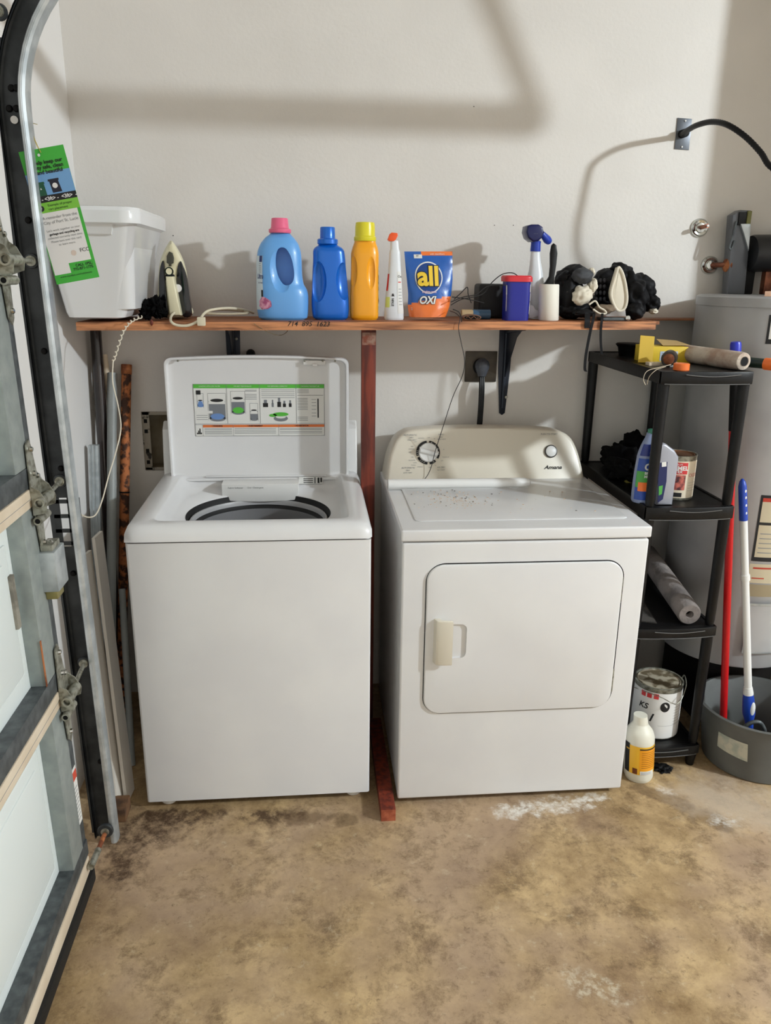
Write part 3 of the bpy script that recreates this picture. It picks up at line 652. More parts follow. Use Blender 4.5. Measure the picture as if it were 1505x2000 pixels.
def jar(u, v, ru, hv, m_in, m_w):
    lq(u-ru, u+ru, v, v+hv, m_in, .0005); le(u, v, ru, ru*.9, m_in, .0005); le(u, v+hv, ru, ru*.8, m_paper, .0007); le(u, v+hv+.01, ru*.8, ru*.5, m_ink, .0009)
    lq(u-ru, u+ru, v+hv-.06, v+hv-.02, m_paper, .0008); le(u, v+.04, ru*.85, .06, m_w, .0009)
    for k in (-1, 1): lq(u+k*ru*1.1-.001, u+k*ru*1.1+.001, v-.03, v+hv+.14, m_grayink, .0005)
    lq(u-ru*1.1, u+ru*1.1, v+hv+.14, v+hv+.146, m_grayink, .0005)
jar(.175, .34, .062, .34, m_ld, m_lb); jar(.05, .58, .022, .10, m_lb, m_lb); jar(.335, .46, .050, .26, m_ld, m_lg); jar(.455, .32, .028, .17, m_ld, m_ld)
le(.66, .34, .055, .06, m_ld, .0006); le(.66, .37, .04, .03, m_paper, .0008); le(.66, .42, .06, .04, m_lg, .0009); le(.60, .40, .03, .03, m_lg, .0009)
for u, w_, h_ in ((.545, .03, .14), (.60, .012, .14), (.65, .022, .18), (.69, .018, .12), (.735, .016, .13)): lq(u-w_/2*1.3, u+w_/2*1.3, .56, .56+h_*.55, m_ink if u != .6 else m_ld, .0006); lq(u-w_*.4, u+w_*.4, .56+h_*.5, .56+h_, m_ld, .0006)
lq(.945, .955, .35, .72, m_ink, .0006); lq(.02, .055, .80, .88, m_ink, .0006); lq(.01, .14, .44, .49, m_paper, .001)
for u0, u1, vs2 in ((.265, .0, ()), (.39, .48, (.88, .86, .80, .77, .74, .71)), (.515, .77, (.885, .85, .81, .775, .735)), (.79, .88, (.885, .86, .83)), (.79, .99, (.78,)), (.79, .87, (.72, .69, .66, .63, .60, .57, .54, .51)), (.90, .935, (.70, .64, .58, .51, .44, .38)), (.79, .87, (.36, .33, .30)), (.015, .10, (.40, .36, .32)), (.07, .28, (.14, .12, .09, .065, .04)), (.30, .62, (.14, .11, .08, .05)), (.65, .98, (.14, .12, .08, .05))):
    for v in vs2: lq(u0, u1, v, v+.008, m_grayink, .0007)
for k in range(4): lq(.012+.01*k, .02+.01*k, .04, .07+.04*((k*7) % 3), m_ink, .0007)
mb.build('instruction_label', lidp)

# ------------------------------------------------------------------ clothes dryer
DL, DR, DF = .787, 1.524, -.037
dr = thing('clothes_dryer', 'white front-load clothes dryer with cream control panel', 'dryer', ((DL+DR)/2, .3, 0))
mb = MB(); mb.box(DL, DR, DF, .66, .022, .886, m_appl, .007, 3); mb.box(DL+.02, DR-.02, DF+.03, .62, .004, .026, m_dark); mb.build('cabinet', dr)
mb = MB(); mb.box(DL-.004, DR+.004, DF-.004, .67, .891, .926, m_appl, .006, 3)
mb.poly([Vector((x, y, .9255)) for x, y in rrect((DL+DR)/2+.005, .25, .655, .42, .02, 5)], (0, 0, .0035), m_appl, .0025, 2); mb.build('top_panel', dr)
CF = Vector((0, .535, .925)); CN = Vector((0, -1, .32)).normalized()     # plane of the control panel
ctop = [(752, 946), (757, 905), (764, 878), (774, 858), (788, 846), (806, 840), (860, 836.5), (935, 835), (1010, 836), (1070, 839), (1094, 843), (1110, 851), (1122, 866), (1133, 895), (1143, 941)]
fr = [hit(x, y, CF, CN) for x, y in catmull([Vector((a, b_, 0)) for a, b_ in ctop], 4) for y in ()] if 0 else [hit(v.x, v.y, CF, CN) for v in catmull([Vector((a, b_, 0)) for a, b_ in ctop], 4)]
mb = MB(); bm = bmesh.new()
bk = [Vector((p.x, .675, p.z-.004 if p.z > .95 else p.z)) for p in fr]; nf = len(fr)
def off(ps, d): 
    c0 = Vector((sum(p.x for p in ps)/len(ps), 0, .96)); r = []
    for p in ps:
        v = Vector((p.x-c0.x, 0, p.z-c0.z)); L_ = v.length; v = v.normalized(); r.append(p-v*d)
    return r
f0 = off(fr, .014); f1 = [p+Vector((0, .004, 0)) for p in off(fr, .005)]; f2 = [p+Vector((0, .014, 0)) for p in fr]
vs_ = f0+f1+f2+bk; fs_ = []
for i in range(3): fs_ += [[i*nf+k, i*nf+(k+1) % nf, (i+1)*nf+(k+1) % nf, (i+1)*nf+k] for k in range(nf)]
fs_.append(list(range(nf))[::-1]); fs_.append([3*nf+k for k in range(nf)])
mb.raw(vs_, fs_, m_cream); bm.free()
U = XA; Vp = CN.cross(U).normalized(); Vp = Vp if Vp.z > 0 else -Vp
def CP(px, py): return hit(px, py, CF, CN)
def cfn(px, py): P0 = CP(px, py); return lambda u, v, w_: P0+U*u+Vp*v+CN*(w_+.0005)
for (px, py, t, s_) in ((801, 850, 'AUTOMATIC', .0085), (803, 855, 'DRY', .0075), (804, 859.5, 'HIGH HEAT', .0062), (861, 849, 'TIMED', .0075), (861, 854, 'DRY', .007), (862, 858, 'HIGH HEAT', .006), (797, 914, 'AUTOMATIC', .0085), (796, 919, 'DRY', .0075), (796, 923.5, 'LOW HEAT', .0062), (861, 913, 'AIR DRY', .0078), (861, 918, 'NO HEAT', .0065), (1072, 848, 'PUSH TO START', .0085)):
    mb.text(t, s_, cfn(px, py), m_grayink)
for (px, py, t) in ((822, 856, 'COTTONS'), (837, 855, 'OFF'), (848, 857, '60'), (811, 863, 'VERY'), (805, 872, 'DRY'), (803, 877, 'NORMAL'), (800, 883.5, 'LESS'), (805, 893, 'OFF'), (804, 899, 'DELICATES'), (810, 904, 'DAMP'), (807, 908.5, 'CASUAL'), (820, 912, 'WRINKLE'), (839, 913, 'OFF'), (866, 878, '30'), (870, 893, 'TOUCH UP'), (863, 900, 'OFF'), (850, 909, '10')):
    mb.text(t, .0048, cfn(px, py), m_grayink)
mb.text('Amana', .0185, cfn(1079, 913), m_ink, shear=.35, bold=.0005, sx=1.25)
mb.build('control_panel', dr, label='cream control panel with printed markings')
Rm = Matrix((U, Vp, CN)).transposed()
kc = CP(835.5, 884); mb = MB(); n = 0
for (a0, a1) in ((-165, -97), (-83, 22), (34, 62), (-200+360-20, 142), ):
    pass
for (a0, a1) in ((96, 196), (205, 266), (278, 312), (328, 443)):
    vs_ = []; k = max(4, int((a1-a0)/5))
    for j in range(k+1):
        a = math.radians(a0+(a1-a0)*j/k)
        for r in (.0345, .0430): vs_.append(kc+U*(r*math.cos(a))+Vp*(r*math.sin(a))+CN*.0008)
    mb.raw(vs_, [[2*j, 2*j+1, 2*j+3, 2*j+2] for j in range(k)], m_ink, False)
for a in (170, 180, 190, 225, 235, 247, 300, 350, 20, 45, 70): 
    a = math.radians(a); p_ = kc+U*(.0385*math.cos(a))+Vp*(.0385*math.sin(a))+CN*.0011
    mb.raw([p_+U*x+Vp*z for x, z in ((-.0022, -.0008), (.0022, -.0008), (.0022, .0008), (-.0022, .0008))], [[0, 1, 2, 3]], m_paper, False)
mb.build('dial_scale', dr)
kb = MB(); kb.lathe([(.0345, .0), (.0345, .010), (.032, .014), (.0, .014)], kc, m_applp, 40, axis=Rm)
Rk = Rm @ Matrix.Rotation(math.radians(-14), 3, 'Z')
bm = bmesh.new(); bmesh.ops.create_cube(bm, size=1)
for v in bm.verts: v.co = Rk @ Vector((v.co.x*.066, v.co.y*(.024 if v.co.z < 0 else .010), .010+(.016 if v.co.z > 0 else 0)))+kc
bmesh.ops.bevel(bm, geom=bm.edges[:], offset=.002, segments=2, affect='EDGES'); kb.add(bm, m_applp); kb.build('timer_knob', dr)
kc = CP(1075, 881.5); kb = MB(); kb.lathe([(.0235, 0), (.0235, .003), (.0205, .004), (.0205, .002)], kc, mat('button_ring', (70, 68, 66), .3, .5), 32, axis=Rm); kb.lathe([(.0195, .001), (.0195, .007), (.014, .010), (0, .011)], kc, m_applp, 32, axis=Rm); kb.build('start_button', dr)
# door
a, b_, c_, d_ = at(832, 1103, y=DF), at(1213, 1094, y=DF), at(826, 1391, y=DF), at(1194, 1381, y=DF)
x0, x1, z0, z1 = (a.x+c_.x)/2, (b_.x+d_.x)/2, (c_.z+d_.z)/2, (a.z+b_.z)/2
mb = MB(); go = [rrect((x0+x1)/2+.001, (z0+z1)/2, x1-x0+w_, z1-z0+w_, .055+w_/2, 10) for w_ in (.006, -.016)]; n = len(go[0])
mb.raw([Vector((x, DF-.0008, z)) for o_ in go for x, z in o_], [[k, (k+1) % n, n+(k+1) % n, n+k] for k in range(n)], m_dark, False); mb.build('door_gap', dr)  # flat dark ring painting the shade in the gap around the door
mb = MB(); mb.poly([Vector((x, DF+.004, z)) for x, z in rrect((x0+x1)/2, (z0+z1)/2, x1-x0-.001, z1-z0-.001, .052, 12)], (0, -.012, 0), m_appl, .0045, 3)
dd = mb.build('door', dr)
# finger recess of the door
h0, h1 = at(872, 1220, y=DF-.008), at(909, 1285, y=DF-.008)
cu = MB(); cu.poly([Vector((x, DF-.02, z)) for x, z in rrect((h0.x+h1.x)/2, (h0.z+h1.z)/2, h1.x-h0.x, h0.z-h1.z, .018, 8)], (0, .024, 0), m_appl, .006, 3); cut(dd, cu)
mb = MB(); g0, g1 = at(849, 1213, y=DF-.026), at(881, 1298, y=DF-.026)
mb.poly([Vector((g0.x, DF-.008, 0)), Vector((g0.x+.006, DF-.030, 0)), Vector((g1.x, DF-.034, 0)), Vector((g1.x, DF-.026, 0)), Vector((g0.x+.014, DF-.020, 0)), Vector((g0.x+.016, DF-.008, 0))] and [Vector((x, y, g1.z)) for x, y in ((g0.x, DF-.007), (g0.x+.006, DF-.026), (g0.x+.016, DF-.032), (g1.x, DF-.034), (g1.x, DF-.027), (g0.x+.024, DF-.022), (g0.x+.018, DF-.007))], (0, 0, g0.z-g1.z), m_cream, .003, 3); mb.build('door_handle', dd, label='cream door handle')
for (pa, pb) in (((1212, 1128), (1209, 1178)), ((1196, 1308), (1192, 1352))):
    mb = MB(); u0, u1 = at(*pa, y=DF-.008), at(*pb, y=DF-.008); mb.box(u1.x-.004, u1.x+.006, DF-.006, DF-.001, u1.z, u0.z, m_zinc, .001); mb.build('door_hinge', dr)
# trim strip and crumbs lying on the dryer
mb = MB(); a, b_ = at(757, 961, y=.405), at(1034, 963, y=.405); a.z = b_.z = .9465
mb.tube([a, a*.5+b_*.5, b_-XA*.02, b_-XA*.006, b_, ], [.0165, .0165, .0165, .013, .004], m_applp, 18); mb.box(a.x, b_.x-.01, .40, .433, .9275, .935, m_applp, .002)
tag(mb.build('plastic_strip'), 'long rounded white plastic strip lying along the back of the dryer top', 'strip')
mb = MB(); rnd = random.Random(4); mm1, mm2 = mat('crumb_tan', (206, 176, 146), .9), mat('crumb_dark', (60, 46, 36), .9)
for i in range(170):
    if i < 130: x, y = rnd.gauss(.98, .06), rnd.gauss(.27, .05)
    else: x, y = rnd.uniform(.86, 1.42), rnd.uniform(.10, .36)
    if not (.85 < x < 1.44 and .06 < y < .40): continue
    s_ = rnd.uniform(.0005, .0016); mb.box(x-s_*1.6, x+s_*1.6, y-s_, y+s_, .929, .929+s_*.7, mm1 if rnd.random() < .75 else mm2, M=None)
tag(mb.build('sawdust_crumbs'), 'brown crumbs and debris scattered on the dryer top', 'debris', kind='stuff')
mb = MB()
mb.tube(catmull([at(800, 950, y=.53), at(826, 938, y=.53), at(840, 917, y=.53), at(850, 880, y=.53), at(866, 830, y=.50), at(884, 775, y=.45), at(902, 735, y=.42), at(907, 705, y=.405), at(900, 668, y=.405), at(895, 640, y=.405), at(898, 622, y=.41), at(890, 612, y=.44), at(878, 607, y=.5)], 6), .0013, m_ink, 5)
tag(mb.build('thin_cable'), 'thin black wire hanging from shelf down across the dryer dial', 'wire')

# ------------------------------------------------------------------ outlet, plug and power cord
t = thing('wall_outlet', 'bronze square dryer outlet plate on the wall below the shelf', 'outlet', at(938, 715, y=BY))
a, b_ = at(909, 686, y=.745), at(968, 746, y=.745); mm = mat('bronze_plate', (74, 66, 54), .4, .4, col2=(58, 52, 44), nscale=15)
mb = MB(); mb.box(a.x, b_.x, .743, .75, b_.z, a.z, mm, .003); mb.build('plate', t)
q = at(939, 716, y=.74); mb = MB(); mb.lathe([(.030, .0), (.030, -.008), (.026, -.010), (0, -.010)], (q.x, .746, q.z), m_dark, 28, axis='Y'); mb.build('socket', t)
t = thing('dryer_cord', 'thick black power cord and grey plug running down from outlet behind dryer', 'cord', q)
mb = MB(); q2 = at(943, 715, y=.70); L1 = Loft([(q2.z-.038, q2.x, .015, .014), (q2.z-.02, q2.x, .022, .02), (q2.z+.0, q2.x, .027, .024), (q2.z+.016, q2.x, .022, .02), (q2.z+.026, q2.x, .010, .010)], .715); L1.mesh(mb, mat('plug_grey', (72, 76, 84), .45), 24); mb.build('plug', t)
mb = MB()
for dx in (-.006, 0, .006): mb.tube(catmull([Vector((q2.x+dx, .715, q2.z-.03)), Vector((q2.x+dx-.001, .70, q2.z-.08)), Vector((q2.x+dx-.001, .70, q2.z-.16)), Vector((q2.x+dx-.006, .70, q2.z-.3))], 6), .0048, m_blk, 8)
mb.build('flat_cable', t)

# ------------------------------------------------------------------ conduit and water pipe collars on the wall
t = thing('cable_plate', 'grey steel cover plate on wall where the black conduit comes out', 'plate', at(1334, 262, y=BY))
a, b_ = at(1322, 230, y=.745), at(1347, 293, y=.745)
mb = MB(); cs = [at(1323, 230, y=.746), at(1351, 232, y=.746), at(1345, 293, y=.746), at(1317, 291, y=.746)]; mb.poly(cs, (0, .004, 0), mat('slate_steel', (92, 96, 102), .4, .5), .001)
for px, py in ((1338, 236), (1331, 287)): mb.lathe([(0, -.003), (.003, -.002), (.003, 0)], at(px, py, y=.745), m_white, 8, axis='Y')
mb.build('plate', t)
mb = MB(); pts = [at(1331, 262, y=.745), at(1333, 262, y=.72), at(1343, 254, y=.66), at(1362, 244, y=.59), at(1390, 238, y=.52), at(1420, 244, y=.45), at(1455, 267, y=.40), at(1485, 298, y=.36), at(1506, 327, y=.33), Vector((2.02, .27, 1.90)), Vector((2.11, .23, 1.84)), Vector((2.18, .235, 1.75)), Vector((2.19, .30, 1.65)), Vector((2.17, .38, 1.582))]
pp = catmull(pts, 14); mb.tube(pp, [.0095 if i % 2 else .0082 for i in range(len(pp))], m_blk, 10); mb.tube([pp[0]+Vector((0, .0, 0)), pp[0]-YA*.03], .014, m_dark, 14)
tag(mb.build('flexible_conduit'), 'black ribbed flexible conduit arching right from the wall plate', 'conduit')
for i, (px, py) in enumerate(((1366, 445), (1386, 518))):
    t = thing('pipe_collar', ('chrome collar with short copper stub, upper one on back wall', 'chrome collar with rusty pipe, lower one just left of pump')[i], 'pipe collar', at(px, py, y=BY), 'chrome collars on the back wall')
    q = at(px, py, y=.745); mb = MB(); mb.lathe([(.033, .003), (.032, -.003), (.026, -.009), (.018, -.007), (.016, -.011), (.008, -.012), (.0, -.012)], (q.x, .747, q.z), m_chrome, 36, axis='Y'); mb.build('collar', t)
    mb = MB(); mc = mat('copper_old', (150, 92, 66), .4, .5, col2=(104, 60, 44), nscale=30)
    if i == 0: e = at(1381, 441, y=.69); mb.tube([Vector((q.x, .745, q.z)), e], .0075, mc, 14); mb.tube([e, e-YA*.006], .004, m_white, 10)
    else: e = at(1417, 517, y=.692); mb.tube([Vector((q.x, .745, q.z)), e], .009, mc, 14)
    mb.build('pipe_stub', t)

# ------------------------------------------------------------------ water heater
TX, TY, TR_ = 2.115, .485, .25; TZ0, TZ1 = .29, 1.575
wh = thing('water_heater', 'grey cylindrical water heater tank at the right edge', 'water heater', (TX, TY, 0))
m_tank = mat('tank_grey', (176, 176, 176), .36, .1, col2=(156, 156, 157), nscale=3)
mb = MB(); mb.lathe([(.20, TZ0), (TR_-.004, TZ0+.002), (TR_, TZ0+.01), (TR_, TZ1-.035)], (TX, TY, 0), m_tank, 96); mb.build('tank_body', wh)
mb = MB(); mb.lathe([(TR_-.004, TZ1-.036), (TR_+.003, TZ1-.034), (TR_+.003, TZ1-.006), (TR_-.006, TZ1), (0, TZ1)], (TX, TY, 0), m_tank, 96); mb.build('top_cap', wh)
tl = Loft([(TZ0, TX, TR_, TR_), (TZ1, TX, TR_, TR_)], TY, nsub=1)
def thx(px, z, R=TR_):                                # angle on the tank of a photo column at height z
    best = min(range(-88, 89), key=lambda d: abs((lambda v: (v.dot(RGT))/(v.dot(FWD)))(tl.P(math.radians(d), z)-CAM)-(px-752.5)/FPX)); return math.radians(best)
mb = MB(); a0 = thx(1480, .88); m_tan = mat('label_tan', (196, 184, 156), .6)
tl.patch(mb, m_ink, a0, a0+.75, .70, .935, .0008); tl.patch(mb, m_tan, a0+.03, a0+.74, .84, .925, .0014); tl.patch(mb, m_tan, a0+.03, a0+.74, .715, .83, .0014); tl.patch(mb, mat('label_red', (176, 54, 36), .6), a0+.03, a0+.74, .912, .925, .0018)
tl.patch(mb, m_tan, a0-.01, a0+.75, .62, .69, .0008); tl.patch(mb, mat('label_brown', (150, 136, 108), .6), a0-.02, a0+.75, .57, .615, .0008)
for k in range(5): tl.patch(mb, m_grayink, a0+.06, a0+.6, .73+.017*k, .733+.017*k, .0018, 8, 1)
tl.patch(mb, mat('label_red', (0, 0, 0)), a0+.04, a0+.3, .672, .678, .0014, 6, 1); tl.patch(mb, mat('label_red', (0, 0, 0)), a0+.04, a0+.2, .636, .640, .0014, 6, 1)
tl.patch(mb, m_ink, a0+.22, a0+.32, .875, .895, .0018, 6, 2)
mb.build('warning_label', wh)
mb = MB(); a1 = thx(1498, 1.48); tl.patch(mb, m_ink, a1, a1+.5, 1.43, 1.52, .0008); tl.patch(mb, m_paper, a1+.03, a1+.48, 1.445, 1.505, .0014); mb.build('badge', wh)
mb = MB(); a2 = thx(1458, .50); tl.patch(mb, m_tank, a2, a2+.8, .36, .545, .010, 16, 3); 
for (q0, q1, z0_, z1_) in ((a2, a2+.02, .36, .545), (a2, a2+.8, .54, .548), (a2, a2+.8, .357, .362)): tl.patch(mb, m_galvl, q0, q1, z0_, z1_, .0115)  # bright strips paint the highlights on the cover's edges
mb.build('access_cover', wh)
mb = MB(); mb.box(TX-.14, TX+.14, TY-.12, TY+.2, 0, TZ0, m_dark, .01); mb.build('stand', wh)
# pump unit on the heater
pu = thing('pump', 'dark grey upright housing with black cylinder on top of water heater', 'pump', (2.13, .68, TZ1))
mg = mat('housing_grey', (96, 99, 104), .4, .2)
yq = .665; mb = MB(); pz = at(1440, 566, y=yq).z-TZ1
mb.poly([at(*q, y=yq)-ZA*(pz if q[1] > 560 else 0) for q in ((1421, 566), (1431, 420), (1446, 410), (1467, 411), (1465, 440), (1461, 500), (1455, 566))], (0, .045, 0), mg, .004)
mb.poly([at(*q, y=yq-.01) for q in ((1446, 437), (1466, 437), (1466, 441), (1462, 490), (1452, 455))], (0, .012, 0), m_galvl, .002)
mb.box(at(1440, 430, y=yq).x, at(1455, 430, y=yq).x, yq-.006, yq, at(1440, 440, y=yq).z, at(1440, 414, y=yq).z, m_blk, .002)
mb.box(at(1456, 430, y=yq).x, at(1464, 430, y=yq).x, yq-.008, yq, at(1460, 439, y=yq).z, at(1460, 412, y=yq).z, mat('olive_cap', (112, 112, 60), .5), .002); mb.build('housing', pu)
mb = MB(); mb.tube(catmull([at(*q, y=yq-.004) for q in ((1438, 432), (1432, 455), (1425, 478), (1424, 485), (1428, 486), (1434, 470))], 5), .0035, m_galvd, 8); mb.build('clip', pu)
ca, cb = at(1463, 495, y=yq+.015), at(1463, 495, y=yq+.015)+Vector((.20, .0, .005)); mb = MB(); mb.tube([ca, ca+XA*.01, cb], [.060, .064, .064], mat('motor_black', (34, 35, 38), .35), 40)
mb.box(ca.x-.005, ca.x+.03, yq+.01, yq+.05, TZ1, ca.z-.05, m_dark, .004); mb.box(ca.x+.07, ca.x+.10, yq+.01, yq+.04, TZ1, ca.z-.05, mc, .004); mb.build('motor', pu)
mb = MB(); q = at(1421, 518, y=.69); mb.lathe([(.010, -.014), (.022, -.010), (.027, 0), (.022, .010), (.010, .014)], q, m_rust, 28, axis='X'); tag(mb.build('pipe_fitting'), 'rusty round fitting on the pipe end left of the pump', 'fitting')
mb = MB(); mb.poly([Vector((x, y, TZ1)) for x, y in ((1.985, .33), (2.20, .29), (2.23, .37), (2.05, .39))], (0, 0, .016), mat('raw_thin_wood', (206, 168, 142), .7, col2=(180, 138, 110), nscale=14), .001, smooth=False); tag(mb.build('wood_shim'), 'thin pointed strip of pale wood lying on the water heater', 'wood strip')

# ------------------------------------------------------------------ black plastic shelving
su = thing('shelving_unit', 'black plastic four-tier shelving unit between dryer and water heater', 'shelving unit', (1.70, .41, 0))
UX0, UX1, UY0, UY1 = 1.565, 1.850, .095, .735
tiers = [(1.363, 1.325), (.944, .903), (.532, .497), (.085, .05)]
for i, (zt, zb) in enumerate(tiers):
    mb = MB(); mb.box(UX0+.01, UX1-.01, UY0+.01, UY1-.01, zt-.010, zt-.003, m_blk)
    n = 16; f0 = [Vector((UX0+(UX1-UX0)*k/n, UY0-.014*math.sin(math.pi*k/n)**.5, zb)) for k in range(n+1)]
    mb.poly(f0+[Vector((UX1, UY0+.012, zb)), Vector((UX0, UY0+.012, zb))], (0, 0, zt-zb), m_blk, .0025)
    for q in ((UX0, UX0+.012, UY0, UY1), (UX1-.012, UX1, UY0, UY1), (UX0, UX1, UY1-.012, UY1)): mb.box(*q, zb, zt, m_blk, .002)
    cxu = (UX0+UX1)/2+.01
    mb.tube([Vector((cxu-.085+.17*k/12, UY0-.0165, zt-.008-.006*math.sin(math.pi*k/12))) for k in range(13)], .0016, mat('grey_plastic_edge', (92, 92, 92), .4), 6)  # thin grey lines along the lip and lower front edge
    mb.tube([Vector((UX0+.01+(UX1-UX0-.02)*k/12, UY0-.0145*math.sin(math.pi*(k+.3)/12.6)**.5, zb+.001)) for k in range(13)], .0014, mat('grey_plastic_edge', (0, 0, 0)), 6)
    mb.build('tier', su)
for (x, y) in ((UX0+.016, UY0+.016), (UX1-.018, UY0+.016), (UX0+.016, UY1-.016), (UX1-.018, UY1-.016)):
    for (z0_, z1_) in ((0, .05), (.085, .497), (.532, .903), (.944, 1.325)):
        mb = MB(); mb.lathe([(.013, z0_), (.0155, z0_+.02), (.0165, (z0_+z1_)/2), (.018, z1_-.004), (.018, z1_)], (x, y, 0), m_blk, 20); mb.build('leg', su)
T1, T2, T3, T4 = [q[0]-.003 for q in tiers]

# things on the unit's top
t = thing('cardboard_box', 'small open yellow cardboard box with raised flap on the shelving unit top', 'box', at(1265, 706, y=.40))
my = mat('yellow_card', (232, 204, 52), .55, col2=(222, 188, 44), nscale=10); mcard = mat('brown_card', (190, 160, 104), .7)
bx0, bx1 = 1.628, 1.775; by = .35
mb = MB(); mb.box(bx0, bx1, by, by+.11, T1, T1+.052, my, .001); mb.box(bx0+.04, bx0+.10, by-.0008, by, T1+.008, T1+.038, mat('label_paleblue', (176, 192, 212), .5))
for k in range(4): mb.box(bx0+.045, bx0+.095, by-.0014, by-.0008, T1+.013+.006*k, T1+.015+.006*k, m_grayink)
mb.build('carton', t)
mb = MB(); mb.poly([Vector(v) for v in ((bx0-.035, by-.008, T1+.003), (bx0+.012, by-.012, T1+.003), (bx0+.018, by+.006, T1+.085), (bx0-.028, by+.01, T1+.088))], (0, .0015, 0), mat('flap_yellow', (208, 172, 52), .6), smooth=False)
mb.poly([Vector(v) for v in ((bx0+.06, by+.03, T1+.054), (bx1+.0, by+.02, T1+.056), (bx1-.01, by+.10, T1+.064), (bx0+.07, by+.11, T1+.068))], (0, 0, .0015), mcard, smooth=False); mb.build('flap', t)
mb = MB(); mb.lathe([(.030, 0), (.036, .03), (.045, .04), (.040, .044), (.03, .044)], (1.66, .60, T1), m_blk, 24); tag(mb.build('black_dish'), 'small black rimmed dish behind the yellow box', 'dish')
mb = MB(); a, b_ = Vector((1.735, .30, T1+.027)), Vector((1.842, .13, T1+.022)); a, b_ = at(1330, 708, y=.40), at(1452, 712, y=.13)
a.z = T1+.029; b_.z = T1+.029; dv = (b_-a)
mroll = mat('roller_nap', (204, 192, 178), .95, col2=(170, 146, 130), nscale=14, bump=.6, bscale=120)
mb.tube([a, a+dv*.1, a+dv*.5, a+dv*.93, a+dv*.99, b_], [.026, .028, .028, .028, .026, .022], mroll, 28, cap=True); mb.tube([b_-dv*.01, b_+dv*.004], .014, m_dark, 20); mb.tube([b_+dv*.002, b_+dv*.008], .0155, mroll, 20, cap=False)
tag(mb.build('paint_roller_cover'), 'worn off-white paint roller sleeve lying on the shelving unit top', 'paint roller')
mb = MB(); q = at(1306, 705, y=.27); q.z = T1+.024; Rq = Matrix.Rotation(math.radians(-28), 3, 'Z') @ Matrix.Rotation(math.radians(90), 3, 'X')
mb.lathe([(.024, -.03), (.024, .025), (.022, .03), (.015, .03), (.015, .0), (.0, .0)], q, mat('dark_tape', (52, 44, 38), .45), 28, axis=Rq); mb.lathe([(.0, .024), (.015, .024), (.017, .031), (.014, .033)], q, m_rust, 20, axis=Rq)
tag(mb.build('tape_roll'), 'dark brown roll lying on its side beside the yellow box', 'roll')
mb = MB(); q = at(1331, 722, y=.13); mo = mat('orange_plastic', (240, 118, 48), .4); mb.lathe([(.020, 0), (.0235, .002), (.0235, .020), (.021, .022), (0, .022)], (q.x, .135, T1+.001), mo, 30); tag(mb.build('bottle_cap'), 'orange round cap on the front corner of the shelving unit', 'cap')
mb = MB(); mb.box(1.60, 1.70, .27, .30, T1, T1+.010, m_rail, .001); mb.box(1.655, 1.69, .24, .262, T1, T1+.008, m_galvl, .001); tag(mb.build('metal_bits'), 'pale flat scraps lying in front of the yellow box', 'scraps')
mb = MB()
for k, (pa) in enumerate((((1310, 712), (1285, 718), (1263, 725), (1256, 740), (1260, 752)), ((1300, 716), (1282, 722), (1268, 735), (1263, 751)))):
    mb.tube(catmull([at(*q, y=.13-.004*j) for j, q in enumerate(pa)], 6), .0009, m_rail, 5)
tag(mb.build('loose_wire'), 'two thin bare wires looping over the left edge of shelving unit', 'wire')
t = thing('hand_tool', 'dark green tube with orange tip poking out right of shelving unit top', 'tool', at(1480, 720, y=.30))
mb = MB(); a, b_ = at(1458, 716, y=.20), at(1493, 718, y=.15); a.z = b_.z = T1+.02; mb.tube([a-(b_-a)*1.2, b_], .0155, mat('dark_green', (20, 42, 34), .4), 20); mb.build('tube', t)
mb = MB(); mb.tube([b_, b_+(b_-a)*.6], .0185, mo, 20); mb.build('tip', t)

# tier two
t = thing('cleaner_bottle', 'blue cleaning spray refill bottle with green cap leaning behind shelving leg', 'bottle', at(1258, 978, y=.17))
yb = .175; rows = rowspx([(980, 1234, 1284), (975, 1233, 1285), (930, 1238, 1287), (890, 1245, 1289), (878, 1249, 1289), (862, 1256, 1287), (850, 1262, 1284), (845, 1263, 1283)], yb, .7)
rows = [(max(r[0], T2), *r[1:]) for r in rows]; Lb = Loft(rows, yb, 2.4); mb = MB(); mbl = mat('bottle_clearblue', (132, 144, 176), .3); Lb.mesh(mb, mbl, 36)
zb = lambda py: at(1260, py, y=yb).z
Lb.patch(mb, mat('cleaner_blue', (38, 72, 156), .35), -1.25, 1.2, zb(972), zb(893), .001); Lb.patch(mb, mat('cleaner_navy', (36, 52, 128), .35), -1.2, 1.2, zb(888), zb(866), .001)
Lb.patch(mb, mat('cleaner_green', (76, 160, 72), .4), -1.2, -.1, zb(948), zb(917), .0016); Lb.patch(mb, mo, -.9, .7, zb(955), zb(938), .0020)
mb.text('Ca', .030, Lb.fn(-.05, zb(909), .002), m_paper, bold=.0012); mb.text('BREC', .011, Lb.fn(-.1, zb(920.5), .002), m_paper, bold=.0006); mb.text('MIX C', .010, Lb.fn(-.1, zb(927), .002), m_paper, bold=.0006); mb.text('12', .013, Lb.fn(-.1, zb(880), .002), m_paper, bold=.0006)
mb.build('bottle_body', t)
mb = MB(); c0 = Lb.rows[-1]; mb.lathe([(.014, 0), (.014, .012), (.012, .013), (0, .013)], (c0[1], yb, c0[0]-.002), mat('green_cap', (60, 128, 104), .4), 20); mb.build('cap', t)
t = thing('oil_jug', 'grey plastic jug with integral handle on the shelving unit middle shelf', 'jug', at(1305, 988, y=.14))
jx0, jx1 = at(1284, 990, y=.15).x, at(1316, 990, y=.15).x; mj = mat('jug_grey', (164, 166, 176), .35, .2)
prof = [(1283, 988), (1284, 870), (1297, 866), (1302, 868), (1318, 880), (1326, 893), (1324, 915), (1318, 950), (1313, 988)]
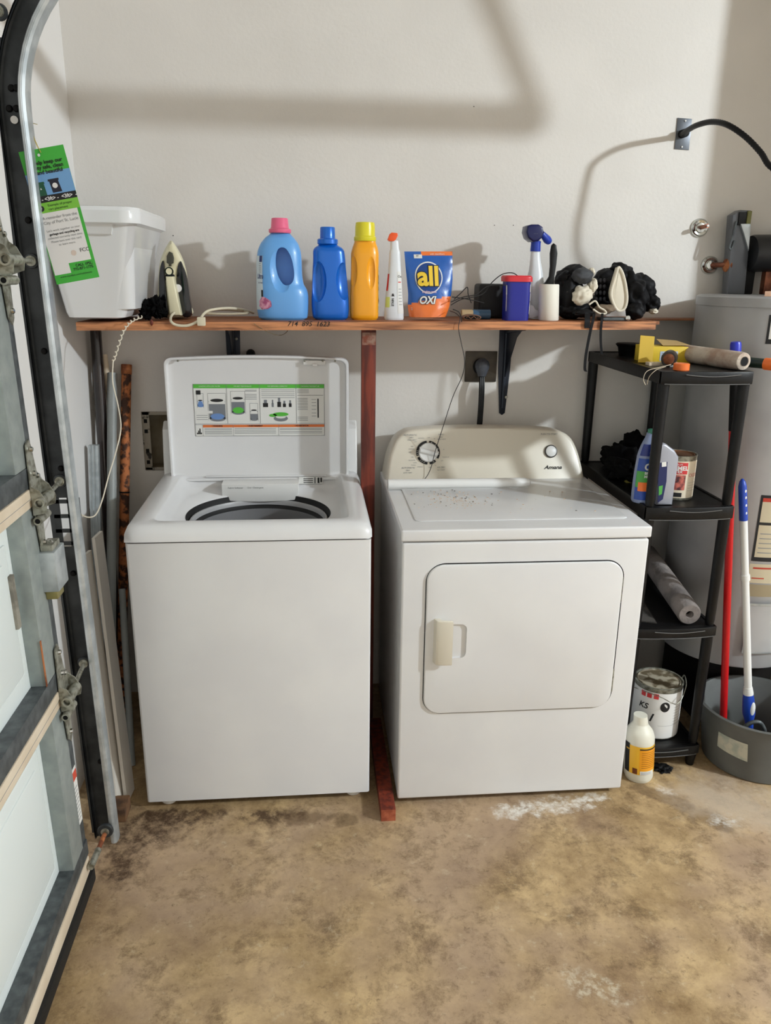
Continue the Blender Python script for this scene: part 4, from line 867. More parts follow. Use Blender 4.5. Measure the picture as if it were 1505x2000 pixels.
mb = MB(); pj = [at(*q, y=.12) for q in prof]; pj = [Vector((p.x, p.y, max(p.z, T2+.001))) for p in pj]; mb.poly(pj, (0, .075, 0), mj, .008, 3); mb.build('jug_body', t)
mb = MB(); mb.poly([at(*q, y=.1185) for q in ((1285, 905), (1303, 902), (1301, 940), (1294, 975), (1284, 982))], (0, .002, 0), mat('jug_label', (22, 34, 84), .4)); mb.poly([at(*q, y=.1178) for q in ((1292, 903), (1301, 902), (1301, 911), (1292, 912))], (0, .001, 0), m_paper); mb.poly([at(*q, y=.1178) for q in ((1286, 950), (1294, 948), (1292, 965), (1286, 968))], (0, .001, 0), mat('cleaner_green', (0, 0, 0))); mb.build('label', t)
def can(name, label, c, r, h, z, rows_fn, lidm):
    t = thing(name, label, 'paint can', (c[0], c[1], z)); mb = MB()
    mb.lathe([(r*.96, 0), (r, .003), (r, h-.006), (r*1.02, h-.003), (r*1.02, h), (r*.95, h), (r*.93, h-.006), (r*.92, h-.008)], (c[0], c[1], z), m_zinc, 56, cap=False)
    mb.build('can_body', t)
    mb = MB(); mb.lathe([(r*.93, h-.012), (r*.93, h-.006), (r*.88, h-.001), (r*.84, h-.005), (r*.4, h-.005), (.0002, h-.005)], (c[0], c[1], z), lidm, 48); mb.build('lid', t)
    L_ = Loft([(z+.006, c[0], r, r), (z+h-.012, c[0], r, r)], c[1], nsub=1); mb = MB(); rows_fn(L_, mb, z, h); mb.build('label', t); return t
def enamel(L_, mb, z, h):
    mred = mat('can_red', (206, 54, 58), .45); mcr = mat('can_cream', (226, 214, 190), .5)
    L_.patch(mb, mcr, -2.6, 2.4, z+.008, z+h-.016, .0005, 40, 4); L_.patch(mb, mred, -1.2, .12, z+h*.60, z+h*.86, .001); L_.patch(mb, mat('can_photo', (72, 36, 44), .5, col2=(206, 110, 96), nscale=60), -1.2, .06, z+h*.24, z+h*.58, .001); L_.patch(mb, m_ink, -1.2, -.06, z+.012, z+h*.18, .001)
    mb.text('ENAMEL', .019, L_.fn(-.48, z+h*.73), m_paper, bold=.0007); mb.text('LATEX', .012, L_.fn(-.48, z+h*.65), m_paper, bold=.0004); mb.text('PREMIUM', .008, L_.fn(-.48, z+h*.815), m_paper)
    for k in range(3): mb.text('O', .016, L_.fn(.35+.22*k, z+h*.57), mred, bold=-.0002)
    for k in range(4): L_.patch(mb, m_grayink, .25, .9, z+h*(.22+.06*k), z+h*(.224+.06*k), .001, 8, 1)
q = at(1343, 985, y=.22); can('paint_can', 'cream and red enamel paint can on the shelving unit middle shelf', (1.715, .23), .056, .145, T2, enamel, mat('old_brass_lid', (136, 96, 70), .4, .5))
mb = MB(); mcl = mat('black_cloth', (9, 9, 10), .95, spec=.1, bump=.5, bscale=50)
for (x, y, z, rx, ry, rz, sd) in ((1.66, .55, .05, .05, .14, .05, 1), (1.62, .46, .035, .04, .10, .035, 2), (1.72, .60, .075, .05, .08, .06, 5)): mb.blob((x, y, T2+z), (rx, ry, rz), mcl, sd, .5)
tag(mb.build('black_cloth'), 'black crumpled cloth heap at the back of the middle shelf', 'cloth')
mb = MB(); mb.box(1.62, 1.66, .40, .46, T2, T2+.012, mat('yellow_pad', (150, 140, 60), .7), .003); tag(mb.build('sponge'), 'small dull yellow pad in front of the black cloth', 'pad')
# tier three: foam pipe
mb = MB(); a = at(1346, 1203, y=.11); a.z = max(a.z, T3+.040); b_ = at(1262, 1100, y=.60); d = (b_-a)
mfo = mat('foam_grey', (142, 134, 130), .95, col2=(104, 98, 96), nscale=12, bump=.6, bscale=90)
b_ = at(1262, 1082, y=.60); d = b_-a
Rf = d.normalized().to_track_quat('Z', 'Y').to_matrix()
mb.lathe([(.012, .03), (.013, 0), (.034, -.0), (.038, .006), (.038, d.length), (.013, d.length), (.012, .03)], a, mfo, 36, axis=Rf); mb.lathe([(0, .028), (.0125, .028)], a, m_dark, 20, axis=Rf)
tag(mb.build('foam_roll'), 'grey rolled foam sleeve leaning out over the lower shelf', 'foam roll')
mb = MB(); mb.poly([Vector((x, y, T3+.001)) for x, y in ((1.59, .16), (1.66, .13), (1.72, .5), (1.63, .62))], (0, 0, .004), mat('dusty_sheet', (70, 66, 62), .9, col2=(40, 38, 36), nscale=20), smooth=False); tag(mb.build('dusty_sheet'), 'dark dusty sheet lying flat under the foam sleeve', 'sheet')
# bottom: paint cans
def white_can(L_, mb, z, h):
    L_.patch(mb, m_white, -3.0, 3.0, z+.006, z+h-.016, .0005, 60, 4); mr_ = mat('can_red', (0, 0, 0))
    for a in (-1.12, -.86, -.58): L_.patch(mb, mr_, a, a+.2, z+h*.80, z+h*.90, .001, 6, 3)
    mb.text('KS', .030, L_.fn(-.98, z+h*.62), m_ink, bold=.0006, shear=.2); mb.text('1', .042, L_.fn(-.62, z+h*.42), m_ink, bold=.001, shear=.3)
    n = 20; L2 = L_; vs_ = [L2.P(-.08+.20*math.cos(2*math.pi*k/n), z+h*.66+.019*math.sin(2*math.pi*k/n), .0012) for k in range(n)]; mb.raw(vs_, [list(range(n))], m_ink, False)
    for k in range(9): L_.patch(mb, m_grayink, .35, .95, z+h*(.30+.055*k), z+h*(.305+.055*k), .001, 8, 1)
    L_.patch(mb, m_grayink, -.3, 1.2, z+h*.28, z+h*.284, .001, 12, 1)
wc = can('paint_can', 'white paint can with red letters and handwritten marks on lowest shelf', (1.735, .215), .082, .195, T4+.002, white_can, mat('dusty_lid', (176, 168, 148), .6, col2=(104, 92, 70), nscale=26, nlo=.45, nhi=.55))
mb = MB(); zc = T4+.195; c0 = Vector((1.735, .215, 0))
mb.tube(catmull([c0+Vector((-.086, .0, zc-.03)), c0+Vector((-.04, -.105, zc-.01)), c0+Vector((.02, -.11, zc-.035)), c0+Vector((.07, -.06, zc-.0)), c0+Vector((.09, .0, zc+.012)), c0+Vector((.086, .012, zc-.03))], 8), .0018, m_zinc, 6); mb.build('wire_handle', wc)
t = thing('paint_can', 'small metal can with coiled wire mostly hidden behind the dryer corner', 'paint can', (1.63, .45, T4))
mb = MB(); mb.lathe([(.052, 0), (.054, .003), (.054, .300), (.055, .305), (.050, .305), (.048, .298), (0, .298)], (1.628, .36, T4), m_zinc, 36); mb.build('can_body', t)
mb = MB()
for k in range(4): mb.lathe([(.056+.003*k, .0), (.058+.003*k, .002), (.056+.003*k, .004)], (1.633+.002*k, .36, T4+.305+.004*k), m_galvl, 32, cap=False)
mb.build('wire_coil', t)
# bottle on the floor
t = thing('cleaner_bottle', 'white bottle with yellow label standing on floor right of the dryer', 'bottle', at(1246, 1515, y=.03))
yb = .055; rows = rowspx([(1514, 1221, 1269, 1), (1508, 1219, 1272, 1), (1450, 1221, 1275, 1), (1436, 1222, 1276, 1), (1424, 1226, 1273, 1), (1412, 1235, 1265, 1), (1408, 1237, 1264, 1), (1395, 1238, 1263, 1)], yb)
z0_ = rows[0][0]; rows = [((r[0]-z0_)*1.0+.001, *r[1:]) for r in rows]; Lb = Loft(rows, yb, 2, 4); mb = MB(); Lb.mesh(mb, mat('milky_plastic', (224, 222, 208), .4), 40); mb.build('bottle_body', t)
mb = MB(); myl = mat('label_yellow', (240, 186, 52), .45); H_ = Lb.rows[-1][0]; 
Lb.patch(mb, myl, -1.35, 1.25, H_*.15, H_*.60, .0008, 24, 3); Lb.patch(mb, m_ink, -1.5, -1.05, H_*.15, H_*.62, .0010); Lb.patch(mb, mat('label_amber', (236, 158, 30), .45), -.35, 1.15, H_*.22, H_*.57, .0014); Lb.patch(mb, m_paper, -.3, .75, H_*.155, H_*.215, .0018)
Lb.patch(mb, m_ink, -.35, 1.0, H_*.555, H_*.575, .0022, 10, 1); Lb.patch(mb, mat('label_brownred', (110, 52, 24), .5), -.8, -.48, H_*.16, H_*.25, .0018)
for k in range(9): Lb.patch(mb, mat('label_brownred', (0, 0, 0)), -.22, .95, H_*(.27+.03*k), H_*(.276+.03*k), .0020, 8, 1)
for k in range(3): Lb.patch(mb, m_grayink, -.25, .5, H_*(.165+.015*k), H_*(.17+.015*k), .0024, 8, 1)
mb.build('label', t)
mb = MB(); q = at(1280, 1503, z=0); mb.blob((q.x+.02, q.y, .006), (.030, .022, .010), m_dark, 4, .8, 3, 3); tag(mb.build('black_rag'), 'tiny black scrap on the floor beside the yellow labelled bottle', 'scrap')

# ------------------------------------------------------------------ grey tub with mops
bk = thing('round_tub', 'large round grey plastic tub on floor at the right edge', 'tub', (2.075, .135, 0))
mgb = mat('tub_grey', (96, 98, 96), .5, col2=(84, 86, 84), nscale=6)
mb = MB(); mb.lathe([(.160, 0), (.168, .004), (.196, .205), (.204, .207), (.206, .213), (.196, .215), (.190, .208), (.163, .012), (0, .010)], (2.075, .135, 0), mgb, 72); mb.build('tub_wall', bk)
Lk = Loft([(0, 2.075, .168, .168), (.21, 2.075, .197, .197)], .135, nsub=1); mb = MB()
def bth(px, py):
    best = None
    for d in range(-88, 60):
        for z in range(2, 21):
            v = Lk.P(math.radians(d), z/100)-CAM; e = abs(752.5+FPX*v.dot(RGT)/v.dot(FWD)-px)+abs(1000-FPX*v.dot(UP)/v.dot(FWD)-py)
            if best is None or e < best[0]: best = (e, math.radians(d), z/100)
    return best[1:]
c4 = [bth(*q) for q in ((1402, 1430), (1460, 1456), (1459, 1486), (1400, 1458))]
vs_ = []; n = 8
for j in range(3):
    for i in range(n+1):
        u, v = i/n, j/2; th = (c4[3][0]*(1-u)+c4[2][0]*u)*(1-v)+(c4[0][0]*(1-u)+c4[1][0]*u)*v; z = (c4[3][1]*(1-u)+c4[2][1]*u)*(1-v)+(c4[0][1]*(1-u)+c4[1][1]*u)*v; vs_.append(Lk.P(th, z, .001))
mb.raw(vs_, [[j*(n+1)+i, j*(n+1)+i+1, (j+1)*(n+1)+i+1, (j+1)*(n+1)+i] for j in range(2) for i in range(n)], mat('worn_sticker', (190, 188, 172), .7, col2=(160, 166, 156), nscale=30)); mb.build('sticker', bk)
mp = thing('mop', 'white mop pole with blue grips standing in the grey tub', 'mop', at(1462, 1400, y=.10))
a = at(1462, 1405, y=.12); b_ = at(1449, 935, y=.155); d = b_-a
mb = MB(); mb.tube([a+d*.13, a+d*.85], .0125, m_white, 20); mb.tube([a+d*.60, a+d*.622], .0155, m_white, 20); mb.build('pole', mp)
mblue = mat('mop_blue', (28, 66, 168), .4)
mb = MB(); mb.tube([a+d*.84, a+d*.97, a+d*.99, a+d*1.0], [.0135, .0130, .009, .003], mblue, 20)
for k in (.87, .90, .93, .955):
    q = a+d*k; mb.blob(q+Vector((.003, -.0115, 0)), (.004, .002, .006), m_white, 1, .05, sub=2)
mb.build('grip', mp)
mb = MB(); a2_ = Vector((a.x+.002, a.y, a.z-.03)); mb.tube([a+d*.145, a+d*.12, a+d*.10], [.014, .017, .016], m_white, 20)
mb.tube([a+d*.12, a+d*.09, a+d*.03, a-d*.01, a-d*.14], [.016, .019, .021, .014, .010], mblue, 24); q = a+d*.055; mb.blob((q.x+.004, q.y-.016, q.z), (.010, .008, .028), m_white, 1, .02, sub=3); mb.build('joint', mp)
mb = MB(); mb.box(2.0, 2.12, .09, .15, .012, .03, mblue, .006); mb.build('head', mp)
mp = thing('mop', 'red broom pole with blue top leaning behind the shelving unit', 'broom', at(1418, 1340, y=.18))
a = Vector((1.985, .20, .012)); a = at(1412, 1400, y=.21); b_ = at(1438, 668, y=.20); b_.y = .205; d = b_-a
a0_ = a-d*(a.z-.015)/d.z
mb = MB(); mb.tube([a0_, a+d*.80], .0125, mat('red_pole', (196, 22, 26), .35), 20); mb.build('pole', mp)
mb = MB(); mb.tube([a+d*.79, a+d*.955], .0135, m_dark, 20); mb.build('sleeve', mp)
mb = MB(); mb.tube([a+d*.955, a+d*.995, a+d*1.0], [.0165, .0165, .014], mat('cap_blue', (30, 44, 176), .35), 22); mb.build('end_cap', mp)
mb = MB(); mb.tube(catmull([Vector((2.02+.05*math.cos(t_*.6), .02+.03*math.sin(t_*.6)-.0, .17+.004*t_)) for t_ in range(6)], 4), .008, mgb, 10); mb.tube(catmull([at(1368+8*i, [1418, 1409, 1405, 1407, 1416][min(4, i)], y=.06) for i in range(5)], 3), .005, m_galvd, 8) if 0 else None
mb = MB(); mb.tube(catmull([Vector(v) for v in ((1.965, .03, .150), (1.962, .028, .19), (1.985, .018, .215), (2.012, .016, .205), (2.03, .03, .150), (2.0, .12, .02))], 6), .007, m_galvd, 10); tag(mb.build('hooked_handle'), 'grey curved metal handle end showing over the tub rim', 'handle')
mb = MB(); mb.blob((2.245, .07, .27), (.055, .05, .07), m_white, 3, .3); mb.blob((2.20, .10, .10), (.05, .05, .09), m_white, 5, .3); tag(mb.build('white_cloth'), 'white crumpled cloth in the grey tub at the right edge', 'cloth')

# ------------------------------------------------------------------ things on the long shelf
def onshelf(x, y, px=None): return Vector((x, y, SZ(x)))
# white tank-like tub
t = thing('storage_tub', 'large glossy white tapered tub standing at the shelf left end', 'tub', (-.1, .5, SZ(-.1)))
mw = mat('glossy_white', (232, 234, 236), .18, coat=.5)
zb_, zt_ = 1.486, 1.80
bot = [(-.205, .37), (-.035, .37), (-.050, .715), (-.205, .715)]; top = [(-.226, .235), (.020, .235), (.050, .30), (.050, .728), (-.226, .728)]
def rring(x0, x1, y0, y1, z, r, n=7): return [Vector((a, b_, z)) for a, b_ in rrect((x0+x1)/2, (y0+y1)/2, x1-x0, y1-y0, r, n)]
prof = [(-.190, -.050, .39, .70, zb_, .02), (-.203, -.034, .372, .718, zb_+.004, .028), (-.208, -.027, .365, .722, zb_+.018, .03), (-.228, .036, .262, .728, zt_-.05, .035), (-.229, .038, .258, .729, zt_-.048, .036), (-.230, .056, .226, .7295, zt_-.044, .05), (-.2305, .058, .222, .730, zt_-.012, .052), (-.229, .054, .228, .729, zt_-.002, .05), (-.225, .046, .238, .724, zt_, .045), (-.218, .034, .252, .712, zt_-.004, .04), (-.20, .0, .36, .70, zb_+.03, .03)]
mb = MB(); rg = [rring(*p_) for p_ in prof]; n = len(rg[0]); vs_ = [p_ for r_ in rg for p_ in r_]
fs_ = [[i*n+k, i*n+(k+1) % n, (i+1)*n+(k+1) % n, (i+1)*n+k] for i in range(len(rg)-1) for k in range(n)]; fs_ += [list(range(n))[::-1], [(len(rg)-1)*n+k for k in range(n)]]
mb.raw(vs_, fs_, mw)
pa, pb = at(150, 398, y=.232), at(216, 458, y=.262)
mb.poly([Vector((-.20, .226, zt_-.02)), Vector((at(222, 420, y=.228).x, .226, zt_-.02)), Vector((at(215, 458, y=.25).x, .262, at(215, 458, y=.25).z)), Vector((-.20, .262, at(215, 458, y=.25).z))], (0, .03, 0), mw, .004, 3)
mb.build('tub_body', t)
mb = MB(); q = at(168, 421, y=.235); mb.lathe([(.007, -.003), (.007, .004)], q+Vector((0, .004, 0)), m_zinc, 14, axis='Y'); mb.lathe([(0, -.0035), (.0048, -.0035), (.0048, 0)], q+Vector((0, .004, 0)), m_dark, 14, axis='Y'); mb.build('hole_ring', t)
# black cloth tuft and iron
mb = MB()
for (px, py, rx, rz, sd) in ((291, 603, .022, .030, 1), (305, 600, .022, .030, 2), (285, 612, .018, .015, 3), (313, 610, .02, .016, 4)): q = at(px, py, y=.50); mb.blob(q, (rx, .03, rz), mcl, sd, .7, 3.5)
tag(mb.build('black_cloth'), 'black frayed cloth bundle between white tub and iron', 'cloth')
t = thing('clothes_iron', 'cream and black steam iron standing on its heel on the shelf', 'iron', at(342, 617, y=.58))
yi = .56; out = [(333, 470), (326, 479), (317, 497), (311, 520), (309, 560), (312, 618), (374, 618), (371, 585), (366, 540), (358, 508), (347, 486), (338, 473)]
mcr = mat('iron_cream', (226, 220, 188), .35); mib = mat('iron_black', (16, 17, 22), .15, coat=.4)
mb = MB(); mb.poly([at(*q, y=yi+.045) for q in out], (0, .010, 0), mat('soleplate', (170, 172, 176), .3, .8), .002); mb.build('soleplate', t)
cxo = sum(p_[0] for p_ in out)/len(out)
mb = MB(); n = len(out); vs_ = []
oc = catmull([Vector((a, b_, 0)) for a, b_ in out], 3, True)
for (k, dy) in ((1., .045), (.98, .02), (.86, .004), (.6, -.002)):
    for v in oc: vs_.append(at(340+(v.x-340)*k, 560+(v.y-560)*(1-(1-k)*.5), y=yi+dy))
n = len(oc); fs_ = [[i*n+j, i*n+(j+1) % n, (i+1)*n+(j+1) % n, (i+1)*n+j] for i in range(3) for j in range(n)]; fs_.append([3*n+j for j in range(n)]); fs_.append(list(range(n))[::-1])
vs_ = [Vector((v.x, v.y, max(v.z, SZ(v.x)+.001))) for v in vs_]
mb.raw(vs_, fs_, mcr); mb.build('body', t)
for side in (([(317, 509), (311, 530), (310, 575), (313, 616), (328, 616), (326, 585), (323, 548), (321, 520)]), ([(352, 510), (346, 522), (344, 545), (346, 575), (356, 616), (373, 616), (369, 580), (363, 540), (357, 520)])):
    mb = MB(); pts = catmull([Vector((a, b_, 0)) for a, b_ in side], 4, True); pp_ = [at(v.x, v.y, y=yi-.006) for v in pts]; mb.poly([Vector((v.x, v.y, max(v.z, SZ(v.x)+.002))) for v in pp_], (0, .035, 0), mib, .003); mb.build('side_panel', t)
mb = MB(); pts = [at(*q, y=yi-.045) for q in ((323, 540), (338, 540), (345, 575), (353, 616), (330, 616), (327, 580))]; pts = [Vector((v.x, v.y, max(v.z, SZ(v.x)+.002))) for v in pts]; mb.poly(pts, (0, .048, 0), mcr, .005, 3); mb.build('handle', t)
mb = MB(); mb.poly([at(*q, y=yi-.012) for q in ((325, 513), (325, 500), (330, 491), (336, 494), (339, 504), (338, 514), (334, 516), (334, 520), (329, 520), (329, 516))], (0, .012, 0), mat('iron_olive', (62, 62, 50), .4), .002)
q = at(331.5, 540, y=yi-.02); mb.lathe([(0, -.01), (.008, -.01), (.0145, -.006), (.0145, .02)], q-Vector((0, 0, .004)), m_dark, 24, axis='Y'); q = at(331.5, 530, y=yi-.02); mb.lathe([(0, -.016), (.010, -.016), (.0125, -.010), (.0125, .02)], q, mcr, 24, axis='Y'); mb.lathe([(.010, -.0166), (.0135, -.0166), (.0135, -.008)], q, mib, 24, axis='Y', cap=False)
q = at(347, 563, y=yi-.008); mb.lathe([(0, -.004), (.012, -.003), (.013, 0)], q, m_appl, 20, axis='Y'); mb.build('controls', t)
mcd = mat('cord_cream', (216, 208, 184), .5)
mb = MB(); mb.tube(catmull([at(340, 611, y=.515), at(334, 618, y=.47), at(334, 628, y=.41), at(345, 635, y=.405), at(365, 636, y=.405), at(382, 630, y=.405), at(390, 624, y=.405)], 6), .0042, mcd, 10)
mb.tube(catmull([at(392, 622, y=.407), at(398, 613, y=.44), at(410, 606, y=.48), at(440, 602, y=.52), at(470, 604, y=.58), at(495, 611, y=.64)], 6), .0042, mcd, 10)
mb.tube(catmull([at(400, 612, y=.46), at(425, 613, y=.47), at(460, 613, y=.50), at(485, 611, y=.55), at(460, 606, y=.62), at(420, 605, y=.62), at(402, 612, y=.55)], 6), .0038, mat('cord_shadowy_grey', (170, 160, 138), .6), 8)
mb.build('power_cord', t)
mb = MB(); q = at(393, 628, y=.405); mb.box(q.x-.012, q.x+.013, .393, .412, q.z-.013, q.z+.014, mcd, .004); mb.build('plug', t)
mb = MB(); mb.tube(catmull([at(495, 632, y=.41), at(520, 647, y=.42), at(545, 655, y=.45), at(560, 648, y=.50), at(563, 636, y=.52)], 6), .0010, mat('string_brown', (112, 96, 70), .8), 5); tag(mb.build('brown_string'), 'thin brown string drooping under the shelf below the pale blue bottle', 'string')

def settle(rows, dx=0):
    z0 = min(r[0] for r in rows); x0 = rows[[r[0] for r in rows].index(z0)][1]; dz = SZ(x0)-z0
    return [(r[0]+dz*(1-(r[0]-z0)/(max(q[0] for q in rows)-z0)), *r[1:]) for r in rows]
def capmb(name, c, prof, m, parent, ribs=0, n=48):
    mb = MB(); vs_ = []; 
    for (r, h) in prof:
        for k in range(n):
            a = 2*math.pi*k/n; rr = r*(1+(.02 if (ribs and k % 2) else 0)); vs_.append(Vector((c[0]+rr*math.cos(a), c[1]+rr*math.sin(a), c[2]+h)))
    fs_ = [[i*n+k, i*n+(k+1) % n, (i+1)*n+(k+1) % n, (i+1)*n+k] for i in range(len(prof)-1) for k in range(n)]; fs_.append([(len(prof)-1)*n+k for k in range(n)]); fs_.append(list(range(n))[::-1])
    mb.raw(vs_, fs_, m); return mb.build(name, parent)
# pale blue softener
y1 = .545
t = thing('softener_bottle', 'large pale blue fabric softener bottle with pink cap and loop handle', 'bottle', at(552, 620, y=y1))
rows = settle(rowspx([(620, 512, 594), (616, 505, 600), (600, 502, 602), (575, 501, 602), (562, 501, 599), (552, 501, 593), (535, 501, 590), (510, 501, 589), (490, 503, 587), (475, 509, 582), (464, 518, 574), (457, 527, 567), (454, 530, 563)], y1, .62))
L1 = Loft(rows, y1, 2.5); mb = MB(); mpb = mat('softener_blue', (104, 168, 232), .35, coat=.15); L1.mesh(mb, mpb, 64); bo = mb.build('bottle_body', t)
cu = MB(); hp = catmull([Vector((a, b_, 0)) for a, b_ in ((544, 484), (556, 484), (567, 500), (573, 525), (573, 545), (566, 556), (553, 556), (542, 540), (537, 518), (538, 496))], 4, True)
cu.poly([at(v.x, v.y, y=y1-.08) for v in hp], (0, .105, 0), mpb, 0)
c0 = Vector((sum(at(v.x, v.y, y=y1).x for v in hp)/len(hp), y1, sum(at(v.x, v.y, y=y1).z for v in hp)/len(hp)))
cut(bo, cu)
cu = MB(); bm = bmesh.new(); bmesh.ops.create_uvsphere(bm, u_segments=40, v_segments=24, radius=1)
for v in bm.verts: v.co = Vector((c0.x-.008+v.co.x*.050, y1-.072+v.co.y*.042, c0.z-.006+v.co.z*.086))
cu.add(bm, mpb); cut(bo, cu)
mb = MB(); zz = lambda py: at(520, py, y=y1).z
mlp = mat('label_pale', (206, 222, 232), .45); mpk = mat('label_pink', (232, 168, 196), .5, col2=(178, 86, 132), nscale=70)
L1.patch(mb, mlp, -1.45, -.72, zz(604), zz(500), .0008, 14, 14); L1.patch(mb, mat('label_navy', (26, 44, 110), .4), -.95, -.74, zz(512), zz(500), .0014, 6, 4); L1.patch(mb, m_ink, -.83, -.72, zz(579), zz(566), .0014, 4, 3)
mb.text('Ultra', .022, L1.fn(-.90, zz(540), .0016), mat('label_navy', (0, 0, 0)), shear=.3, bold=.0003, sx=.75); mb.text('April Fresh', .0075, L1.fn(-.88, zz(552), .0016), mat('label_navy', (0, 0, 0)), sx=.8)
for k in range(5): L1.patch(mb, m_grayink, -.98, -.80, zz(516+4*k), zz(515+4*k), .0014, 4, 1)
n = 16; vs_ = [L1.P(-.66+.33*math.cos(2*math.pi*k/n)*(1+.12*math.sin(k*3)), zz(592)+.020*math.sin(2*math.pi*k/n)*(1+.12*math.cos(k*5)), .0018) for k in range(n)]; mb.raw(vs_+[L1.P(-.66, zz(592), .002)], [[k, (k+1) % n, n] for k in range(n)], mpk); mb.build('label', t, label='pale label with pink flower')
mpc = mat('cap_pink', (232, 106, 142), .3, trans=0); cc = L1.rows[-1]
capmb('cap', (cc[1], y1, cc[0]-.002), [(.034, 0), (.036, .003), (.036, .011), (.030, .014), (.0285, .018), (.0265, .042), (.025, .045)], mpc, t)
# dark blue bottle
y2 = .545
t = thing('detergent_bottle', 'metallic dark blue detergent bottle with matching blue cap', 'bottle', at(644, 620, y=y2))
rows = settle(rowspx([(621, 617, 674), (617, 611, 679), (605, 609, 681), (590, 608, 681), (560, 609, 679), (530, 610, 676), (505, 611, 674), (490, 611, 672), (484, 614, 668), (479, 621, 660), (476, 622, 657)], y2, .62))
L2 = Loft(rows, y2, 2.8); mdb = mat('metallic_blue', (10, 104, 206), .3, .2, coat=.3); mb = MB(); L2.mesh(mb, mdb, 64); bo = mb.build('bottle_body', t)
for (px, py, rx, rz, dy) in ((619, 549, .030, .066, -.036), (673, 548, .030, .062, -.032)):
    q = at(px, py, y=y2); cu = MB(); bm = bmesh.new(); bmesh.ops.create_uvsphere(bm, u_segments=32, v_segments=20, radius=1)
    for v in bm.verts: v.co = Vector((q.x+v.co.x*rx, y2+dy+v.co.y*.024, q.z+v.co.z*rz))
    cu.add(bm, mdb); cut(bo, cu)
cc = L2.rows[-1]; capmb('cap', (cc[1], y2, cc[0]-.002), [(.031, 0), (.033, .002), (.033, .014), (.030, .017), (.0245, .018), (.0235, .050), (.022, .053)], mdb, t, 1)
# orange bottle
y3 = .545
t = thing('detergent_bottle', 'orange yellow detergent bottle with bright yellow cap', 'bottle', at(711, 620, y=y3))
rows = settle(rowspx([(621, 688, 735), (617, 684, 738), (590, 683, 739), (555, 684, 739), (520, 685, 739), (495, 685, 739), (483, 688, 737), (475, 691, 734), (470, 692, 733)], y3, .72))
L3 = Loft(rows, y3, 2.8); mor = mat('bottle_orange', (246, 168, 28), .32, coat=.2); mb = MB(); L3.mesh(mb, mor, 64); bo = mb.build('bottle_body', t)
for (px, py, rx, rz, dy) in ((686, 530, .018, .058, -.034), (724, 533, .019, .060, -.044)):
    q = at(px, py, y=y3); cu = MB(); bm = bmesh.new(); bmesh.ops.create_uvsphere(bm, u_segments=32, v_segments=20, radius=1)
    for v in bm.verts: v.co = Vector((q.x+v.co.x*rx, y3+dy+v.co.y*.022, q.z+v.co.z*rz))
    cu.add(bm, mor); cut(bo, cu)
mb = MB(); L3.patch(mb, mat('label_side', (214, 208, 176), .5, col2=(70, 66, 52), nscale=60), 1.15, 1.9, at(735, 610, y=y3).z, at(735, 520, y=y3).z, .0008); mb.build('label', t)
cc = L3.rows[-1]; capmb('cap', (cc[1], y3, cc[0]-.002), [(.034, 0), (.0355, .002), (.0355, .012), (.032, .016), (.0315, .045), (.0295, .057), (.028, .058)], mat('cap_yellow', (226, 214, 44), .3), t, 1)
# small white spray-gel bottle with orange lid
y4 = .535
t = thing('stain_remover_bottle', 'slim white bottle with orange flip top beside the detergent pouch', 'bottle', at(770, 620, y=y4))
rows = settle(rowspx([(619, 751, 788), (615, 750, 789), (580, 752, 786), (545, 756, 784), (510, 759, 782), (492, 760, 781), (486, 762, 779), (474, 762, 778), (470, 762, 777)], y4, .6))
L4 = Loft(rows, y4, 2.2); mb = MB(); L4.mesh(mb, mat('bottle_white', (222, 226, 230), .35), 40); mb.build('bottle_body', t)
mb = MB(); mb.poly([at(*q, y=y4-.012) for q in ((757, 468), (761, 457), (765, 454), (776, 455), (777, 460), (773, 468), (769, 471), (760, 471))], (0, .024, 0), mat('flip_orange', (240, 92, 40), .35), .003); mb.build('flip_top', t)
mb = MB(); z4 = lambda py: at(770, py, y=y4).z
L4.patch(mb, mat('label_red2', (204, 44, 40), .5), -1.4, -.9, z4(568), z4(535), .0008, 6, 6); L4.patch(mb, mat('label_lime', (214, 224, 120), .5), -1.2, -.5, z4(600), z4(580), .0008, 6, 4); L4.patch(mb, m_paper, .3, 1.2, z4(612), z4(530), .0008)
q = L4.fn(-.15, z4(590), .0012); mb.text('STAIN', .009, lambda u, v, w_: q(-v, u, w_), m_ink, bold=.0003); mb.text('&', .012, L4.fn(-.15, z4(576), .0012), m_ink, bold=.0004); q6 = L4.fn(.75, z4(540), .0012); mb.text('Oxi', .012, q6, m_ink); L4.patch(mb, mat('label_red2', (0, 0, 0)), .4, .9, z4(552), z4(550), .0012, 4, 1)
for k in range(6): L4.patch(mb, m_grayink, .45, .95, z4(565+6*k), z4(564+6*k), .0012, 4, 1)
mb.build('label', t)
